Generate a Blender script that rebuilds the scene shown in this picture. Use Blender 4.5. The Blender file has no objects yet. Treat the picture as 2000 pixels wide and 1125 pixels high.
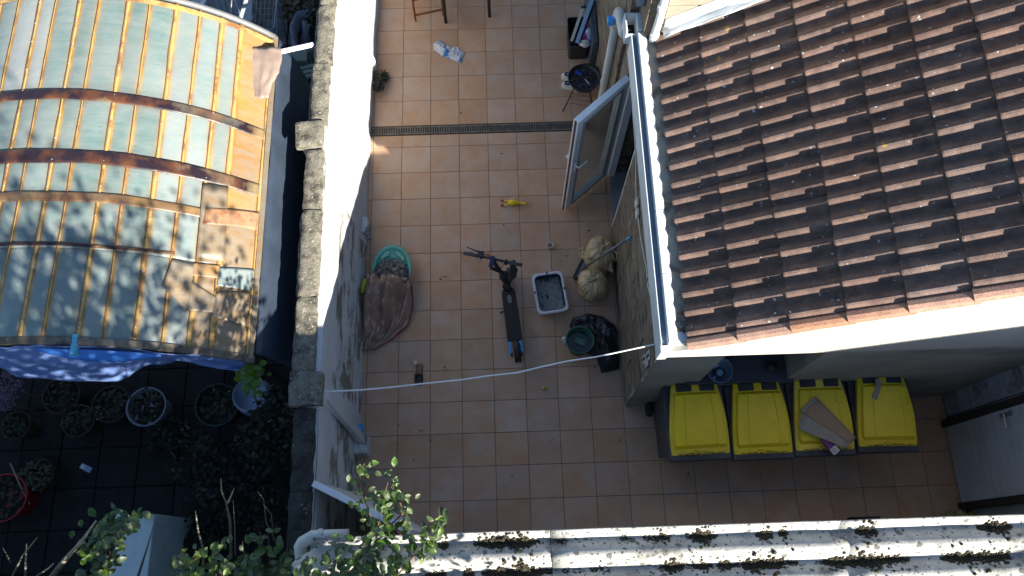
import bpy, bmesh, math, random
from mathutils import Vector, Matrix, noise
R = math.radians
rnd = random.Random(7)
# ------------------------------------------------------------------ camera, light
S = bpy.context.scene
COL = S.collection
FOC = 1546.26
cam_d = bpy.data.cameras.new('camera'); cam = bpy.data.objects.new('camera', cam_d); COL.objects.link(cam)
cam_d.sensor_width = 36.0; cam_d.lens = 36.0*FOC/2000; cam_d.clip_end = 400; cam_d.clip_start = .05
CAM = Vector((0.7946, -4.5898, 8.1519))
cam.location = CAM; cam.rotation_euler = (0.3334, -0.0005, -0.0318)
S.camera = cam
CM = cam.rotation_euler.to_matrix()
SUN = Vector((1.0, -1.22, .83)).normalized()
w = bpy.data.worlds.new('World'); S.world = w; w.use_nodes = True
nt = w.node_tree
sky = nt.nodes.new('ShaderNodeTexSky'); sky.sky_type = 'NISHITA'; sky.sun_disc = False
sky.sun_elevation = math.asin(SUN.z); sky.sun_rotation = math.atan2(SUN.x, SUN.y)
sky.air_density = 1.0; sky.dust_density = .3; sky.ozone_density = 2.5
nt.links.new(sky.outputs[0], nt.nodes['Background'].inputs[0])
nt.nodes['Background'].inputs[1].default_value = .070
sd = bpy.data.lights.new('sun', 'SUN'); sd.energy = 5.0; sd.angle = R(.53); sd.color = (1, .93, .82)
so = bpy.data.objects.new('sun', sd); COL.objects.link(so); so.location = (6, -9, 12)
so.rotation_euler = SUN.to_track_quat('Z', 'Y').to_euler()
S.view_settings.view_transform = 'Standard'; S.view_settings.look = 'None'
S.view_settings.exposure = 1.72; S.view_settings.gamma = 1; S.view_settings.use_curve_mapping = False
S.cycles.max_bounces = 6; S.cycles.diffuse_bounces = 3; S.cycles.glossy_bounces = 3; S.cycles.transparent_max_bounces = 8

def at(px, py, z=0.):
    """point at height z that the survey photo shows at pixel px, py (2000 wide)"""
    d = CM @ Vector(((px-1000)/FOC, (562.5-py)/FOC, -1)); return CAM + d*((z-CAM.z)/d.z)
def atx(px, py, x):
    d = CM @ Vector(((px-1000)/FOC, (562.5-py)/FOC, -1)); return CAM + d*((x-CAM.x)/d.x)

# ------------------------------------------------------------------ materials
MATS = {}
def mat(name, c1, c2=None, scale=8, rough=.7, bump=0, bscale=60, metal=0, spots=None, c3=None, s3=2.5, t3=(.55, .65),
        rand=0, stretch=(1, 1, 1), spec=.4, coat=0, trans=0, alpha=1, detail=4, speck=None):
    if name in MATS: return MATS[name]
    m = bpy.data.materials.new(name); m.use_nodes = True; MATS[name] = m
    n, l = m.node_tree.nodes, m.node_tree.links
    b = n['Principled BSDF']; b.inputs['Roughness'].default_value = rough; b.inputs['Metallic'].default_value = metal
    b.inputs['Specular IOR Level'].default_value = spec; b.inputs['Coat Weight'].default_value = coat
    b.inputs['Transmission Weight'].default_value = trans; b.inputs['Alpha'].default_value = alpha
    tc = n.new('ShaderNodeTexCoord'); oi = n.new('ShaderNodeObjectInfo')
    mul = n.new('ShaderNodeVectorMath'); mul.operation = 'MULTIPLY'; mul.inputs[1].default_value = stretch
    l.new(tc.outputs['Object'], mul.inputs[0])
    r1 = n.new('ShaderNodeMath'); r1.operation = 'MULTIPLY'; r1.inputs[1].default_value = 37.
    l.new(oi.outputs['Random'], r1.inputs[0])
    ad = n.new('ShaderNodeVectorMath'); ad.operation = 'ADD'; l.new(mul.outputs[0], ad.inputs[0]); l.new(r1.outputs[0], ad.inputs[1])
    co = ad.outputs[0]
    def nz(s, d=detail, ro=.6):
        t = n.new('ShaderNodeTexNoise'); t.inputs['Scale'].default_value = s; t.inputs['Detail'].default_value = d
        t.inputs['Roughness'].default_value = ro; l.new(co, t.inputs['Vector']); return t.outputs['Fac']
    def ramp(f, a, c):
        t = n.new('ShaderNodeMapRange'); t.inputs['From Min'].default_value = a; t.inputs['From Max'].default_value = c
        l.new(f, t.inputs['Value']); return t.outputs[0]
    def mix(f, a, c):
        t = n.new('ShaderNodeMix'); t.data_type = 'RGBA'; l.new(f, t.inputs[0])
        for i, q in ((6, a), (7, c)):
            if isinstance(q, tuple): t.inputs[i].default_value = (*q, 1)
            else: l.new(q, t.inputs[i])
        return t.outputs[2]
    c2 = c2 or tuple(k*.75 for k in c1)
    c = mix(ramp(nz(scale), .35, .65), c1, c2)
    if c3: c = mix(ramp(nz(s3, 6, .65), *t3), c, c3)
    if spots:
        for (col, sc, th) in spots:
            v = n.new('ShaderNodeTexVoronoi'); v.inputs['Scale'].default_value = sc
            dn = n.new('ShaderNodeTexNoise'); dn.inputs['Scale'].default_value = sc*1.7; l.new(co, dn.inputs['Vector'])
            dm = n.new('ShaderNodeVectorMath'); dm.operation = 'MULTIPLY_ADD'; dm.inputs[1].default_value = (.55/sc,)*3
            l.new(dn.outputs['Color'], dm.inputs[0]); l.new(co, dm.inputs[2]); l.new(dm.outputs[0], v.inputs['Vector'])
            v.inputs['Randomness'].default_value = 1
            wn = n.new('ShaderNodeTexWhiteNoise'); l.new(v.outputs['Position'], wn.inputs['Vector'])
            th2 = n.new('ShaderNodeMath'); th2.operation = 'MULTIPLY'; th2.inputs[1].default_value = th*2.2
            pw = n.new('ShaderNodeMath'); pw.operation = 'POWER'; pw.inputs[1].default_value = 3.0
            l.new(wn.outputs['Value'], pw.inputs[0]); l.new(pw.outputs[0], th2.inputs[0])
            ls = n.new('ShaderNodeMath'); ls.operation = 'LESS_THAN'; l.new(v.outputs['Distance'], ls.inputs[0]); l.new(th2.outputs[0], ls.inputs[1])
            c = mix(ls.outputs[0], c, col)
    if speck: c = mix(ramp(nz(speck[1], 2, .5), speck[2], speck[2]+.06), c, speck[0])
    if rand:
        hs = n.new('ShaderNodeHueSaturation'); mr = n.new('ShaderNodeMapRange')
        mr.inputs['To Min'].default_value = 1-rand; mr.inputs['To Max'].default_value = 1+rand
        l.new(oi.outputs['Random'], mr.inputs['Value']); l.new(mr.outputs[0], hs.inputs['Value']); l.new(c, hs.inputs['Color'])
        m2 = n.new('ShaderNodeMath'); m2.operation = 'MULTIPLY'; m2.inputs[1].default_value = 7.77
        fr = n.new('ShaderNodeMath'); fr.operation = 'FRACT'; l.new(oi.outputs['Random'], m2.inputs[0]); l.new(m2.outputs[0], fr.inputs[0])
        ms = n.new('ShaderNodeMapRange'); ms.inputs['To Min'].default_value = 1-rand*1.1; ms.inputs['To Max'].default_value = 1+rand*.7
        l.new(fr.outputs[0], ms.inputs['Value']); l.new(ms.outputs[0], hs.inputs['Saturation'])
        c = hs.outputs[0]
    l.new(c, b.inputs['Base Color'])
    if bump:
        bn = n.new('ShaderNodeBump'); bn.inputs['Strength'].default_value = bump; bn.inputs['Distance'].default_value = .01
        l.new(nz(bscale, 5), bn.inputs['Height']); l.new(bn.outputs[0], b.inputs['Normal'])
    rr = n.new('ShaderNodeMapRange'); rr.inputs['To Min'].default_value = max(.03, rough-.12); rr.inputs['To Max'].default_value = min(1, rough+.12)
    l.new(nz(scale*1.7, 3), rr.inputs['Value']); l.new(rr.outputs[0], b.inputs['Roughness'])
    return m

def transl(name, base, amt):
    """sheet plastic or leaf that lets some light through"""
    n, l = base.node_tree.nodes, base.node_tree.links
    b = n['Principled BSDF']; out = n['Material Output']
    t = n.new('ShaderNodeBsdfTranslucent'); mx = n.new('ShaderNodeMixShader'); mx.inputs[0].default_value = amt
    l.new(b.inputs['Base Color'].links[0].from_socket, t.inputs[0])
    l.new(b.outputs[0], mx.inputs[1]); l.new(t.outputs[0], mx.inputs[2]); l.new(mx.outputs[0], out.inputs[0])
    return base

M_tile = mat('terracotta_floor_tile', (.445, .255, .145), (.475, .305, .20), 5, .5, .12, 90, rand=.07, c3=(.46, .35, .27), s3=2.4, t3=(.47, .72), spec=.35, speck=((.20, .10, .06), 140, .70))
M_grout = mat('dark_grout', (.055, .038, .028), (.09, .065, .045), 12, .9, .2)
M_white = mat('old_white_paint', (.55, .56, .56), (.48, .49, .49), 3, .85, .25, 35, c3=(.40, .38, .34), s3=6, t3=(.64, .70), speck=((.25, .24, .2), 60, .72))
M_peel = mat('peeling_white_paint', (.58, .60, .62), (.48, .50, .51), 3, .85, .3, 40, c3=(.19, .175, .14), s3=5, t3=(.49, .57), stretch=(1, .5, 1.15), speck=((.10, .09, .06), 34, .68))
M_clean = mat('sound_white_paint', (.54, .55, .55), (.46, .47, .47), 2.5, .85, .25, 35, c3=(.45, .43, .38), s3=4, t3=(.62, .70), stretch=(1, 1, .5))
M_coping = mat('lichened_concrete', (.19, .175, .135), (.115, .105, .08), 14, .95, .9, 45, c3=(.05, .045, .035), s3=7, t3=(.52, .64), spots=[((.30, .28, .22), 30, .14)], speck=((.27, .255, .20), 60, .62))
M_copd = mat('shade_darkened_concrete', (.055, .052, .045), (.035, .033, .028), 14, .95, .9, 45, c3=(.02, .02, .017), s3=7, t3=(.5, .62), speck=((.16, .16, .15), 30, .66))  # coping concrete with the shade at the near wall end put into its colour
M_roof = mat('brown_roof_tile', (.165, .108, .086), (.105, .067, .056), 10, .85, .5, 110, rand=.16, c3=(.075, .050, .043), s3=7, t3=(.5, .66), spots=[((.5, .5, .47), 13, .07), ((.32, .34, .35), 22, .09), ((.30, .19, .04), 6, .07)], speck=((.05, .035, .03), 150, .62))
M_render = mat('cream_render', (.46, .44, .40), (.41, .39, .35), 3, .9, .25, 60, c3=(.36, .34, .30), s3=2.2, t3=(.55, .8))
M_rgrey = mat('grey_damp_render', (.36, .35, .31), (.28, .27, .24), 3, .9, .3, 60, c3=(.17, .16, .14), s3=2.2, t3=(.5, .75), stretch=(.5, 1, 1))
M_clad = mat('weathered_brown_cladding', (.22, .18, .13), (.12, .10, .075), 6, .8, .9, 40, rand=.15, c3=(.065, .05, .038), s3=7, t3=(.52, .62), stretch=(1, .7, 1.7), speck=((.05, .04, .03), 50, .64))
M_pvc = mat('grey_pvc_pipe', (.52, .52, .48), (.46, .46, .43), 5, .45, .05, c3=(.36, .35, .31), s3=9, t3=(.6, .8))
M_wpvc = mat('white_plastic', (.76, .77, .77), (.70, .71, .71), 5, .4, .03, c3=(.5, .49, .44), s3=7, t3=(.62, .75))
M_gut = mat('white_gutter_metal', (.58, .62, .64), (.50, .54, .56), 4, .45, .08, c3=(.42, .41, .36), s3=8, t3=(.6, .8))
M_chan = mat('dirty_gutter_bed', (.34, .32, .26), (.26, .24, .19), 6, .8, .3, c3=(.13, .11, .08), s3=6, t3=(.55, .65))
M_lead = mat('grey_lead_flashing', (.30, .31, .31), (.22, .23, .23), 6, .6, .2)
M_pblack = mat('black_plastic', (.018, .019, .022), (.03, .03, .032), 9, .5, .1)
M_rubber = mat('black_rubber', (.02, .02, .021), (.03, .03, .03), 9, .8, .2)
M_bin = mat('dark_grey_bin_plastic', (.045, .047, .055), (.06, .062, .07), 9, .6, .1)
M_yel = mat('yellow_lid_plastic', (.74, .57, .03), (.66, .50, .03), 3, .5, .06, 60, rand=.05, c3=(.40, .31, .05), s3=9, t3=(.58, .8), speck=((.12, .10, .04), 45, .70))
M_grime = mat('black_grime_smear', (.07, .06, .035), (.25, .19, .04), 30, .9)
M_metal = mat('dull_steel', (.45, .46, .47), (.33, .34, .35), 7, .45, .05, metal=.8)
M_rust = mat('rusty_iron', (.13, .08, .05), (.07, .045, .035), 20, .8, .4, metal=.3)
M_wood = mat('red_brown_wood', (.24, .085, .03), (.16, .055, .022), 20, .5, .1, stretch=(4, 4, .6))
M_dwood = mat('near_black_wood', (.02, .014, .012), (.035, .024, .018), 20, .5, .1)
M_glass = mat('door_glass', (.75, .82, .82), (.7, .8, .8), 3, .03, 0, trans=1., spec=.5)
M_teal = mat('teal_tub_plastic', (.10, .40, .33), (.085, .34, .29), 4, .35, .03)
M_fabric = mat('brown_satin_fabric', (.32, .195, .14), (.25, .155, .115), 5, .33, .15, 30, spec=.8, c3=(.22, .15, .135), s3=2.5, t3=(.5, .7))
M_dfab = mat('dark_grey_satin_lining', (.045, .04, .045), (.07, .055, .052), 5, .4, .15, 30, spec=.7)
M_red = mat('dark_red_piping', (.28, .03, .05), (.22, .024, .035), 9, .7)
M_bag = mat('beige_plastic_bag', (.62, .47, .27), (.54, .41, .23), 7, .35, .2, 25, spec=.5, c3=(.42, .32, .18), s3=8, t3=(.6, .8))
transl('bag', M_bag, .2)
M_bbag = mat('black_plastic_bag', (.012, .012, .014), (.018, .018, .022), 9, .45, .3, 25, spec=.6)
M_grn = mat('dark_green_bucket', (.03, .115, .075), (.025, .09, .06), 5, .4, .03)
M_water = mat('dark_dirty_water', (.012, .022, .028), (.01, .02, .02), 3, .06, .05, 15, spec=.6)
M_tray = mat('white_tray_plastic', (.60, .61, .63), (.55, .56, .58), 5, .4, .03)
M_navy = mat('navy_tray_plastic', (.03, .045, .075), (.025, .035, .06), 5, .4, .03)
M_litter = mat('grey_cat_litter', (.27, .28, .27), (.17, .18, .18), 30, .95, .8, 120, c3=(.04, .04, .038), s3=11, t3=(.56, .64), speck=((.42, .42, .40), 90, .66))
M_deck = mat('scooter_grip_mat', (.026, .026, .027), (.035, .035, .036), 60, .85, .5, 400)
M_blue = mat('bright_blue_trim', (.06, .34, .80), (.05, .30, .7), 5, .35)
M_skyb = mat('pale_blue_plastic', (.10, .36, .52), (.09, .31, .46), 5, .4)
M_grip = mat('grey_rubber_grip', (.085, .085, .088), (.06, .06, .062), 40, .8, .3)
M_print = mat('pale_print', (.62, .62, .60), (.6, .6, .58), 9, .6)
M_chick = mat('yellow_rubber_toy', (.72, .50, .02), (.66, .45, .02), 9, .4)
M_rtoe = mat('red_rubber_toe', (.42, .04, .03), (.35, .03, .03), 9, .5)
M_towel = mat('white_blue_towel', (.60, .60, .60), (.48, .52, .60), 20, .95, .6, 120, c3=(.06, .17, .42), s3=9, t3=(.52, .56))
M_shoe = mat('off_white_trainer', (.62, .60, .54), (.50, .48, .42), 20, .8, .2)
M_navyc = mat('navy_shoe_lining', (.02, .03, .09), (.03, .04, .10), 20, .9)
M_ash = mat('ashy_charcoal', (.055, .06, .065), (.025, .028, .03), 25, .95, 1, 40, c3=(.12, .13, .14), s3=10, t3=(.55, .65))
M_pink = mat('magenta_cloth', (.36, .05, .22), (.28, .04, .17), 9, .8, .3)
M_paleb = mat('pale_blue_cloth', (.30, .40, .56), (.25, .34, .5), 9, .8, .3)
M_card = mat('brown_cardboard', (.34, .235, .155), (.30, .20, .13), 12, .85, .1)
M_cardg = mat('greyish_card', (.30, .28, .24), (.25, .23, .20), 12, .85, .1)
M_purple = mat('purple_carton', (.16, .03, .17), (.13, .025, .14), 9, .6)
M_cable = mat('white_cable', (.74, .73, .70), (.68, .67, .64), 9, .5)
M_cream = mat('cream_cable_and_sun_spot', (.66, .60, .48), (.62, .56, .44), 9, .5)
M_leather = mat('tan_insole', (.28, .14, .08), (.24, .12, .07), 20, .7)
M_leaf = transl('l', mat('glossy_green_leaf', (.050, .095, .016), (.09, .15, .024), 14, .25, .3, 60, rand=.35, spec=.7), .25)
M_leafb = transl('l', mat('bright_green_leaf', (.12, .24, .03), (.16, .30, .04), 14, .45, .2, 60, rand=.3), .35)
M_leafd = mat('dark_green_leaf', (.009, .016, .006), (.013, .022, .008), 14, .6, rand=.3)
M_twig = mat('pale_bare_twig', (.30, .26, .18), (.20, .17, .12), 30, .9, .4)
M_stem = mat('red_brown_stem', (.16, .08, .05), (.12, .07, .04), 30, .8)
M_soil = mat('dark_soil', (.018, .014, .010), (.010, .009, .007), 12, 1, .8, 40, c3=(.02, .024, .010), s3=8, t3=(.5, .7))
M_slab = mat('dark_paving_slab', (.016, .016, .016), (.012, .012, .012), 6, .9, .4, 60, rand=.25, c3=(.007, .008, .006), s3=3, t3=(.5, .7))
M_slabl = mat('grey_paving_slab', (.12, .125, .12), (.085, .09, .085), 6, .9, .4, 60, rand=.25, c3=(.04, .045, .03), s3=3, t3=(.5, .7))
M_fc = mat('fibre_cement', (.42, .42, .39), (.33, .33, .31), 9, .95, .5, 70, c3=(.17, .17, .155), s3=5, t3=(.52, .70), spots=[((.12, .12, .11), 24, .24), ((.10, .10, .09), 45, .20)], speck=((.18, .18, .16), 110, .66))
M_moss = mat('dry_brown_moss', (.045, .038, .020), (.024, .020, .012), 40, 1, .6, 120, speck=((.11, .095, .05), 90, .66))
M_tarp = mat('blue_white_tarp', (.13, .20, .42), (.10, .16, .35), 5, .5, .4, 14)
M_tarpb = mat('strong_blue_tarp', (.03, .16, .50), (.03, .13, .42), 5, .5, .2, 14)
M_tarpd = mat('dark_slate_sheet', (.035, .05, .075), (.025, .036, .055), 3, .45, .2, 10)
M_gpan = transl('g', mat('teal_fibreglass', (.27, .34, .30), (.36, .39, .36), 3.5, .32, .12, 22, stretch=(1, 2.2, 1), c3=(.17, .28, .24), s3=1.3, t3=(.42, .72), rand=.10, spec=.5), .25)
M_gpal = transl('g', mat('pale_fibreglass', (.42, .45, .42), (.34, .38, .36), 2.6, .32, .12, 22, stretch=(1, 2.2, 1), c3=(.26, .32, .29), s3=3, t3=(.5, .7), rand=.08, spec=.5), .25)
M_amber = transl('g', mat('amber_fibreglass', (.50, .28, .085), (.44, .27, .13), 3, .32, .12, 22, c3=(.26, .10, .06), s3=2.6, t3=(.52, .68), rand=.12, spec=.5), .25)
M_tanp = transl('g', mat('tan_fibreglass', (.42, .31, .17), (.34, .28, .18), 3, .35, .12, 22, c3=(.30, .15, .08), s3=2.6, t3=(.52, .68), rand=.12, spec=.5), .25)
M_peach = transl('g', mat('peach_torn_sheet', (.40, .31, .25), (.36, .27, .22), 4, .4, .2, 22, c3=(.28, .20, .18), s3=4, t3=(.5, .7)), .3)
M_brown = mat('brown_stained_lap', (.16, .070, .030), (.24, .13, .065), 3.5, .4, .15, 22, c3=(.035, .018, .022), s3=3, t3=(.42, .62), spec=.5)
M_tanlap = mat('tan_stained_lap', (.30, .21, .13), (.30, .15, .07), 3.5, .4, .15, 22, c3=(.15, .06, .035), s3=3, t3=(.5, .62), spec=.5)
M_gold = mat('golden_purlin', (.46, .29, .08), (.36, .24, .10), 4, .5, .1, 40, c3=(.22, .11, .045), s3=5, t3=(.5, .62), stretch=(1, 1, 1))
M_pbrown = mat('dark_purlin_edge', (.13, .055, .025), (.20, .10, .04), 5, .5, .1)
M_nail = mat('galvanised_nail', (.55, .55, .6), (.4, .4, .45), 9, .4, metal=.6)
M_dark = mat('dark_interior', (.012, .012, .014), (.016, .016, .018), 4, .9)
M_door = mat('pale_grey_door_paint', (.46, .49, .51), (.40, .43, .45), 5, .6, .1)
M_ewall = mat('grey_board', (.38, .40, .42), (.30, .32, .34), 5, .8, .3, rand=.2, c3=(.06, .06, .06), s3=4, t3=(.5, .7))
M_foam = mat('yellowed_foam', (.36, .31, .13), (.28, .24, .10), 20, .95, .6)
M_terra = mat('brown_pot', (.05, .03, .024), (.038, .024, .02), 7, .8)
M_potw = mat('pale_pot_rim', (.22, .25, .28), (.17, .20, .23), 7, .6)
M_potg = mat('dark_green_pot', (.022, .04, .04), (.018, .033, .032), 7, .6)
M_redp = mat('red_plastic_tub', (.24, .012, .011), (.2, .01, .01), 7, .45)
M_bpot = mat('blue_white_planter', (.30, .38, .50), (.24, .32, .44), 7, .5)
M_cold = mat('milky_green_plastic', (.62, .74, .72), (.50, .62, .60), 5, .45)
M_mauve = mat('mauve_petals', (.12, .085, .135), (.09, .065, .10), 30, .8, rand=.2)
M_stone = mat('pale_grey_stone', (.22, .24, .27), (.15, .16, .19), 6, .8, .4, c3=(.08, .09, .10), s3=5, t3=(.5, .7))
M_glawn = mat('grey_green_wood', (.25, .28, .24), (.19, .22, .18), 9, .8, .3)
M_bluefr = mat('blue_grey_tube', (.12, .18, .28), (.10, .15, .24), 9, .4, metal=.3)
M_brick = mat('neighbour_house_render', (.30, .27, .23), (.26, .23, .20), 3, .9)

# ------------------------------------------------------------------ mesh helpers
class MB:
    def __init__(s): s.v = []; s.f = []; s.xf = None
    def V(s, p):
        p = Vector(p)
        if s.xf: p = s.xf @ p
        s.v.append(tuple(p)); return len(s.v)-1
    def F(s, *i): s.f.append(tuple(i))
    def box(s, a, b, R_=None, c=None):
        x0, y0, z0 = a; x1, y1, z1 = b
        P = [Vector(q) for q in ((x0, y0, z0), (x1, y0, z0), (x1, y1, z0), (x0, y1, z0), (x0, y0, z1), (x1, y0, z1), (x1, y1, z1), (x0, y1, z1))]
        if R_ is not None:
            c = Vector(c) if c is not None else Vector(((x0+x1)/2, (y0+y1)/2, (z0+z1)/2))
            P = [c + R_ @ (q-c) for q in P]
        i = [s.V(q) for q in P]
        for q in ((0, 3, 2, 1), (4, 5, 6, 7), (0, 1, 5, 4), (1, 2, 6, 5), (2, 3, 7, 6), (3, 0, 4, 7)): s.F(*[i[k] for k in q])
    def bar(s, p, q, wd, ht=None, up=(0, 0, 1)):
        p, q = Vector(p), Vector(q); d = (q-p).normalized(); u = Vector(up)
        sd = d.cross(u)
        if sd.length < 1e-4: sd = Vector((1, 0, 0))
        sd.normalize(); u = sd.cross(d); ht = ht or wd
        i = []
        for e in (p, q):
            for (a, b) in ((-1, -1), (1, -1), (1, 1), (-1, 1)): i.append(s.V(e+sd*a*wd/2+u*b*ht/2))
        for q in ((0, 1, 2, 3), (7, 6, 5, 4), (0, 4, 5, 1), (1, 5, 6, 2), (2, 6, 7, 3), (3, 7, 4, 0)): s.F(*[i[k] for k in q])
    def tube(s, pts, r, n=8, caps=True):
        pts = [Vector(p) for p in pts]; m = len(pts)
        rs = r if isinstance(r, (list, tuple)) else [r]*m
        ref = Vector((0, 0, 1)); rings = []
        d0 = (pts[1]-pts[0]).normalized()
        if abs(d0.dot(ref)) > .9: ref = Vector((1, 0, 0))
        for k in range(m):
            d = (pts[min(k+1, m-1)]-pts[max(k-1, 0)]).normalized()
            a = d.cross(ref)
            if a.length < 1e-3: a = d.orthogonal()
            a.normalize(); b = d.cross(a); ref = b.cross(d) if False else ref
            rings.append([s.V(pts[k]+(a*math.cos(t)+b*math.sin(t))*rs[k]) for t in [2*math.pi*j/n for j in range(n)]])
        for k in range(m-1):
            for j in range(n): s.F(rings[k][j], rings[k][(j+1) % n], rings[k+1][(j+1) % n], rings[k+1][j])
        if caps: s.F(*rings[0][::-1]); s.F(*rings[-1])
    def lathe(s, prof, n=24, c=(0, 0, 0), sx=1, sy=1, rot=0, wob=0):
        rings = []
        for (r, z) in prof:
            ring = []
            for j in range(n):
                t = 2*math.pi*j/n; x = r*math.cos(t)*sx; y = r*math.sin(t)*sy
                if wob: x *= 1+wob*noise.noise((math.cos(t)*2, math.sin(t)*2, z*4))
                ring.append(s.V((c[0]+x*math.cos(rot)-y*math.sin(rot), c[1]+x*math.sin(rot)+y*math.cos(rot), c[2]+z)))
            rings.append(ring)
        for k in range(len(rings)-1):
            for j in range(n): s.F(rings[k][j], rings[k][(j+1) % n], rings[k+1][(j+1) % n], rings[k+1][j])
        s.F(*rings[0][::-1])
        if prof[-1][0] > 1e-4 or True: s.F(*rings[-1])
    def grid(s, fn, nu, nv, closeu=False, thick=0):
        I = [[s.V(fn(i/nu, j/nv)) for j in range(nv+1)] for i in range(nu+1)]
        for i in range(nu):
            for j in range(nv): s.F(I[i][j], I[i+1][j], I[i+1][j+1], I[i][j+1])
    def prism(s, poly, z0, z1):
        a = [s.V((x, y, z0)) for x, y in poly]; b = [s.V((x, y, z1)) for x, y in poly]; n = len(poly)
        s.F(*a[::-1]); s.F(*b)
        for i in range(n): s.F(a[i], a[(i+1) % n], b[(i+1) % n], b[i])
    def build(s, name, m, parent=None, smooth=False, bevel=0, solid=0, sub=0, world=False, seg=2, **props):
        off = Vector((0, 0, 0))
        if world and parent is not None: off = world_loc(parent)
        me = bpy.data.meshes.new(name)
        me.from_pydata([tuple(Vector(v)-off) for v in s.v], [], s.f)
        bm = bmesh.new(); bm.from_mesh(me); bmesh.ops.recalc_face_normals(bm, faces=bm.faces) if not solid else None
        bm.to_mesh(me); bm.free()
        ms = m if isinstance(m, (list, tuple)) else [m]
        for q in ms: me.materials.append(q)
        if smooth:
            for p in me.polygons: p.use_smooth = True
        o = bpy.data.objects.new(name, me); COL.objects.link(o)
        if parent is not None: o.parent = parent
        if solid: d = o.modifiers.new('solid', 'SOLIDIFY'); d.thickness = solid; d.offset = -1
        if bevel:
            d = o.modifiers.new('bevel', 'BEVEL'); d.width = bevel; d.segments = seg; d.limit_method = 'ANGLE'; d.angle_limit = R(35); 
            if smooth or True: d.harden_normals = False
        if sub: d = o.modifiers.new('sub', 'SUBSURF'); d.levels = sub; d.render_levels = sub
        if smooth == 'auto':
            pass
        for k, v in props.items(): o[k] = v
        return o
def world_loc(o):
    p = Vector(o.location)
    while o.parent is not None:
        o = o.parent; p = p + Vector(o.location)
    return p
def thing(name, label, cat, loc=(0, 0, 0), rz=0, group=None):
    o = bpy.data.objects.new(name, None); COL.objects.link(o); o.location = loc; o.rotation_euler = (0, 0, rz)
    o.empty_display_size = .1; o['label'] = label; o['category'] = cat
    if group: o['group'] = group
    return o
def tag(o, label, cat, group=None):
    o['label'] = label; o['category'] = cat
    if group: o['group'] = group
    return o
def struct(o, label=None):
    o['kind'] = 'structure'
    if label: o['label'] = label
    return o
def kids(o): return [c for c in list(bpy.data.objects) if c.parent == o]
def copy_tree(o, parent=None):
    c = o.copy(); COL.objects.link(c); c.parent = parent
    for ch in kids(o): copy_tree(ch, c)
    return c
def inst(src, parent, loc, rot=(0, 0, 0), sc=(1, 1, 1)):
    c = src.copy(); COL.objects.link(c); c.parent = parent; c.location = loc; c.rotation_euler = rot; c.scale = sc; return c
def n3(x, y, z=0, s=1): return noise.noise((x*s, y*s, z*s))

# ------------------------------------------------------------------ ground
TL = .333
gb = MB(); gb.box((-40, -40, -.35), (40, 40, -.05))
struct(gb.build('ground', M_soil), 'dark earth under both gardens')
# patio tiles ------------------------------------------------------
bed = MB(); bed.box((-.745, -4.62, -.045), (5.5, 2.9, -.0065))
patio = struct(bed.build('patio_floor', M_grout), 'terracotta tiled patio floor with dark joints')
def tile_mesh(wx, wy):
    m = MB(); j = .0022
    m.box((j, j, -.02), (wx-j, wy-j, 0)); return m
proto = tile_mesh(TL, TL).build('tile', M_tile, patio, bevel=.0016, seg=1)
protos = {(TL, TL): proto}; used = False
def put_tile(x, y, wx, wy):
    global used
    k = (round(wx, 4), round(wy, 4)) if (wx, wy) != (TL, TL) else (TL, TL)
    z = rnd.uniform(-.0012, .0006); rot = (rnd.uniform(-.0025, .0025), rnd.uniform(-.0025, .0025), 0)
    if k == (TL, TL) and not used: used = True; o = proto; o.location = (x, y, z); o.rotation_euler = rot; return
    if k not in protos: protos[k] = tile_mesh(wx, wy).build('tile', M_tile, patio, bevel=.0016, seg=1); protos[k].location = (x, y, z); return
    inst(protos[k], patio, (x, y, z), rot)
OFF = -.049
ROWS = [(r*TL, TL) for r in range(-13, 0)] + [(0, .155)] + [(OFF+r*TL, TL) for r in range(1, 9)]
ROWS = [(y, h) for y, h in ROWS]
for (y, h) in ROWS:
    xmax = 16 if y < -3.2 else 6
    put_tile(-.741, y, .741-2*TL, h)
    for c in range(-2, xmax):
        if c*TL > 5.25: continue
        put_tile(c*TL, y, TL, h)
    if xmax == 6: put_tile(6*TL, y, .05, h)
# drain channel ----------------------------------------------------
dr = thing('drain_channel', 'slotted grey metal drain channel running across the tiled patio', 'drain', (-.70, .22, 0))
m = MB(); m.box((0, -.058, -.05), (2.72, -.052, .001)); m.box((0, .052, -.05), (2.72, .058, .001)); m.box((0, -.052, -.05), (2.72, .052, -.04))
m.build('channel', M_rust, dr)
for k in range(3):
    m = MB(); x0 = .004+.92*k; L = .91 if k < 2 else .87
    m.box((x0, -.05, -.006), (x0+L, -.036, .002)); m.box((x0, .036, -.006), (x0+L, .05, .002))
    nb = int(L/.028)
    for i in range(nb+1): m.box((x0+i*L/nb-.006, -.036, -.006), (x0+i*L/nb+.006, .036, .002))
    m.build('grate', mat('stained_galvanised_grate', (.20, .185, .16), (.13, .11, .09), 14, .6, .2, metal=.4), dr)
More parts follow.
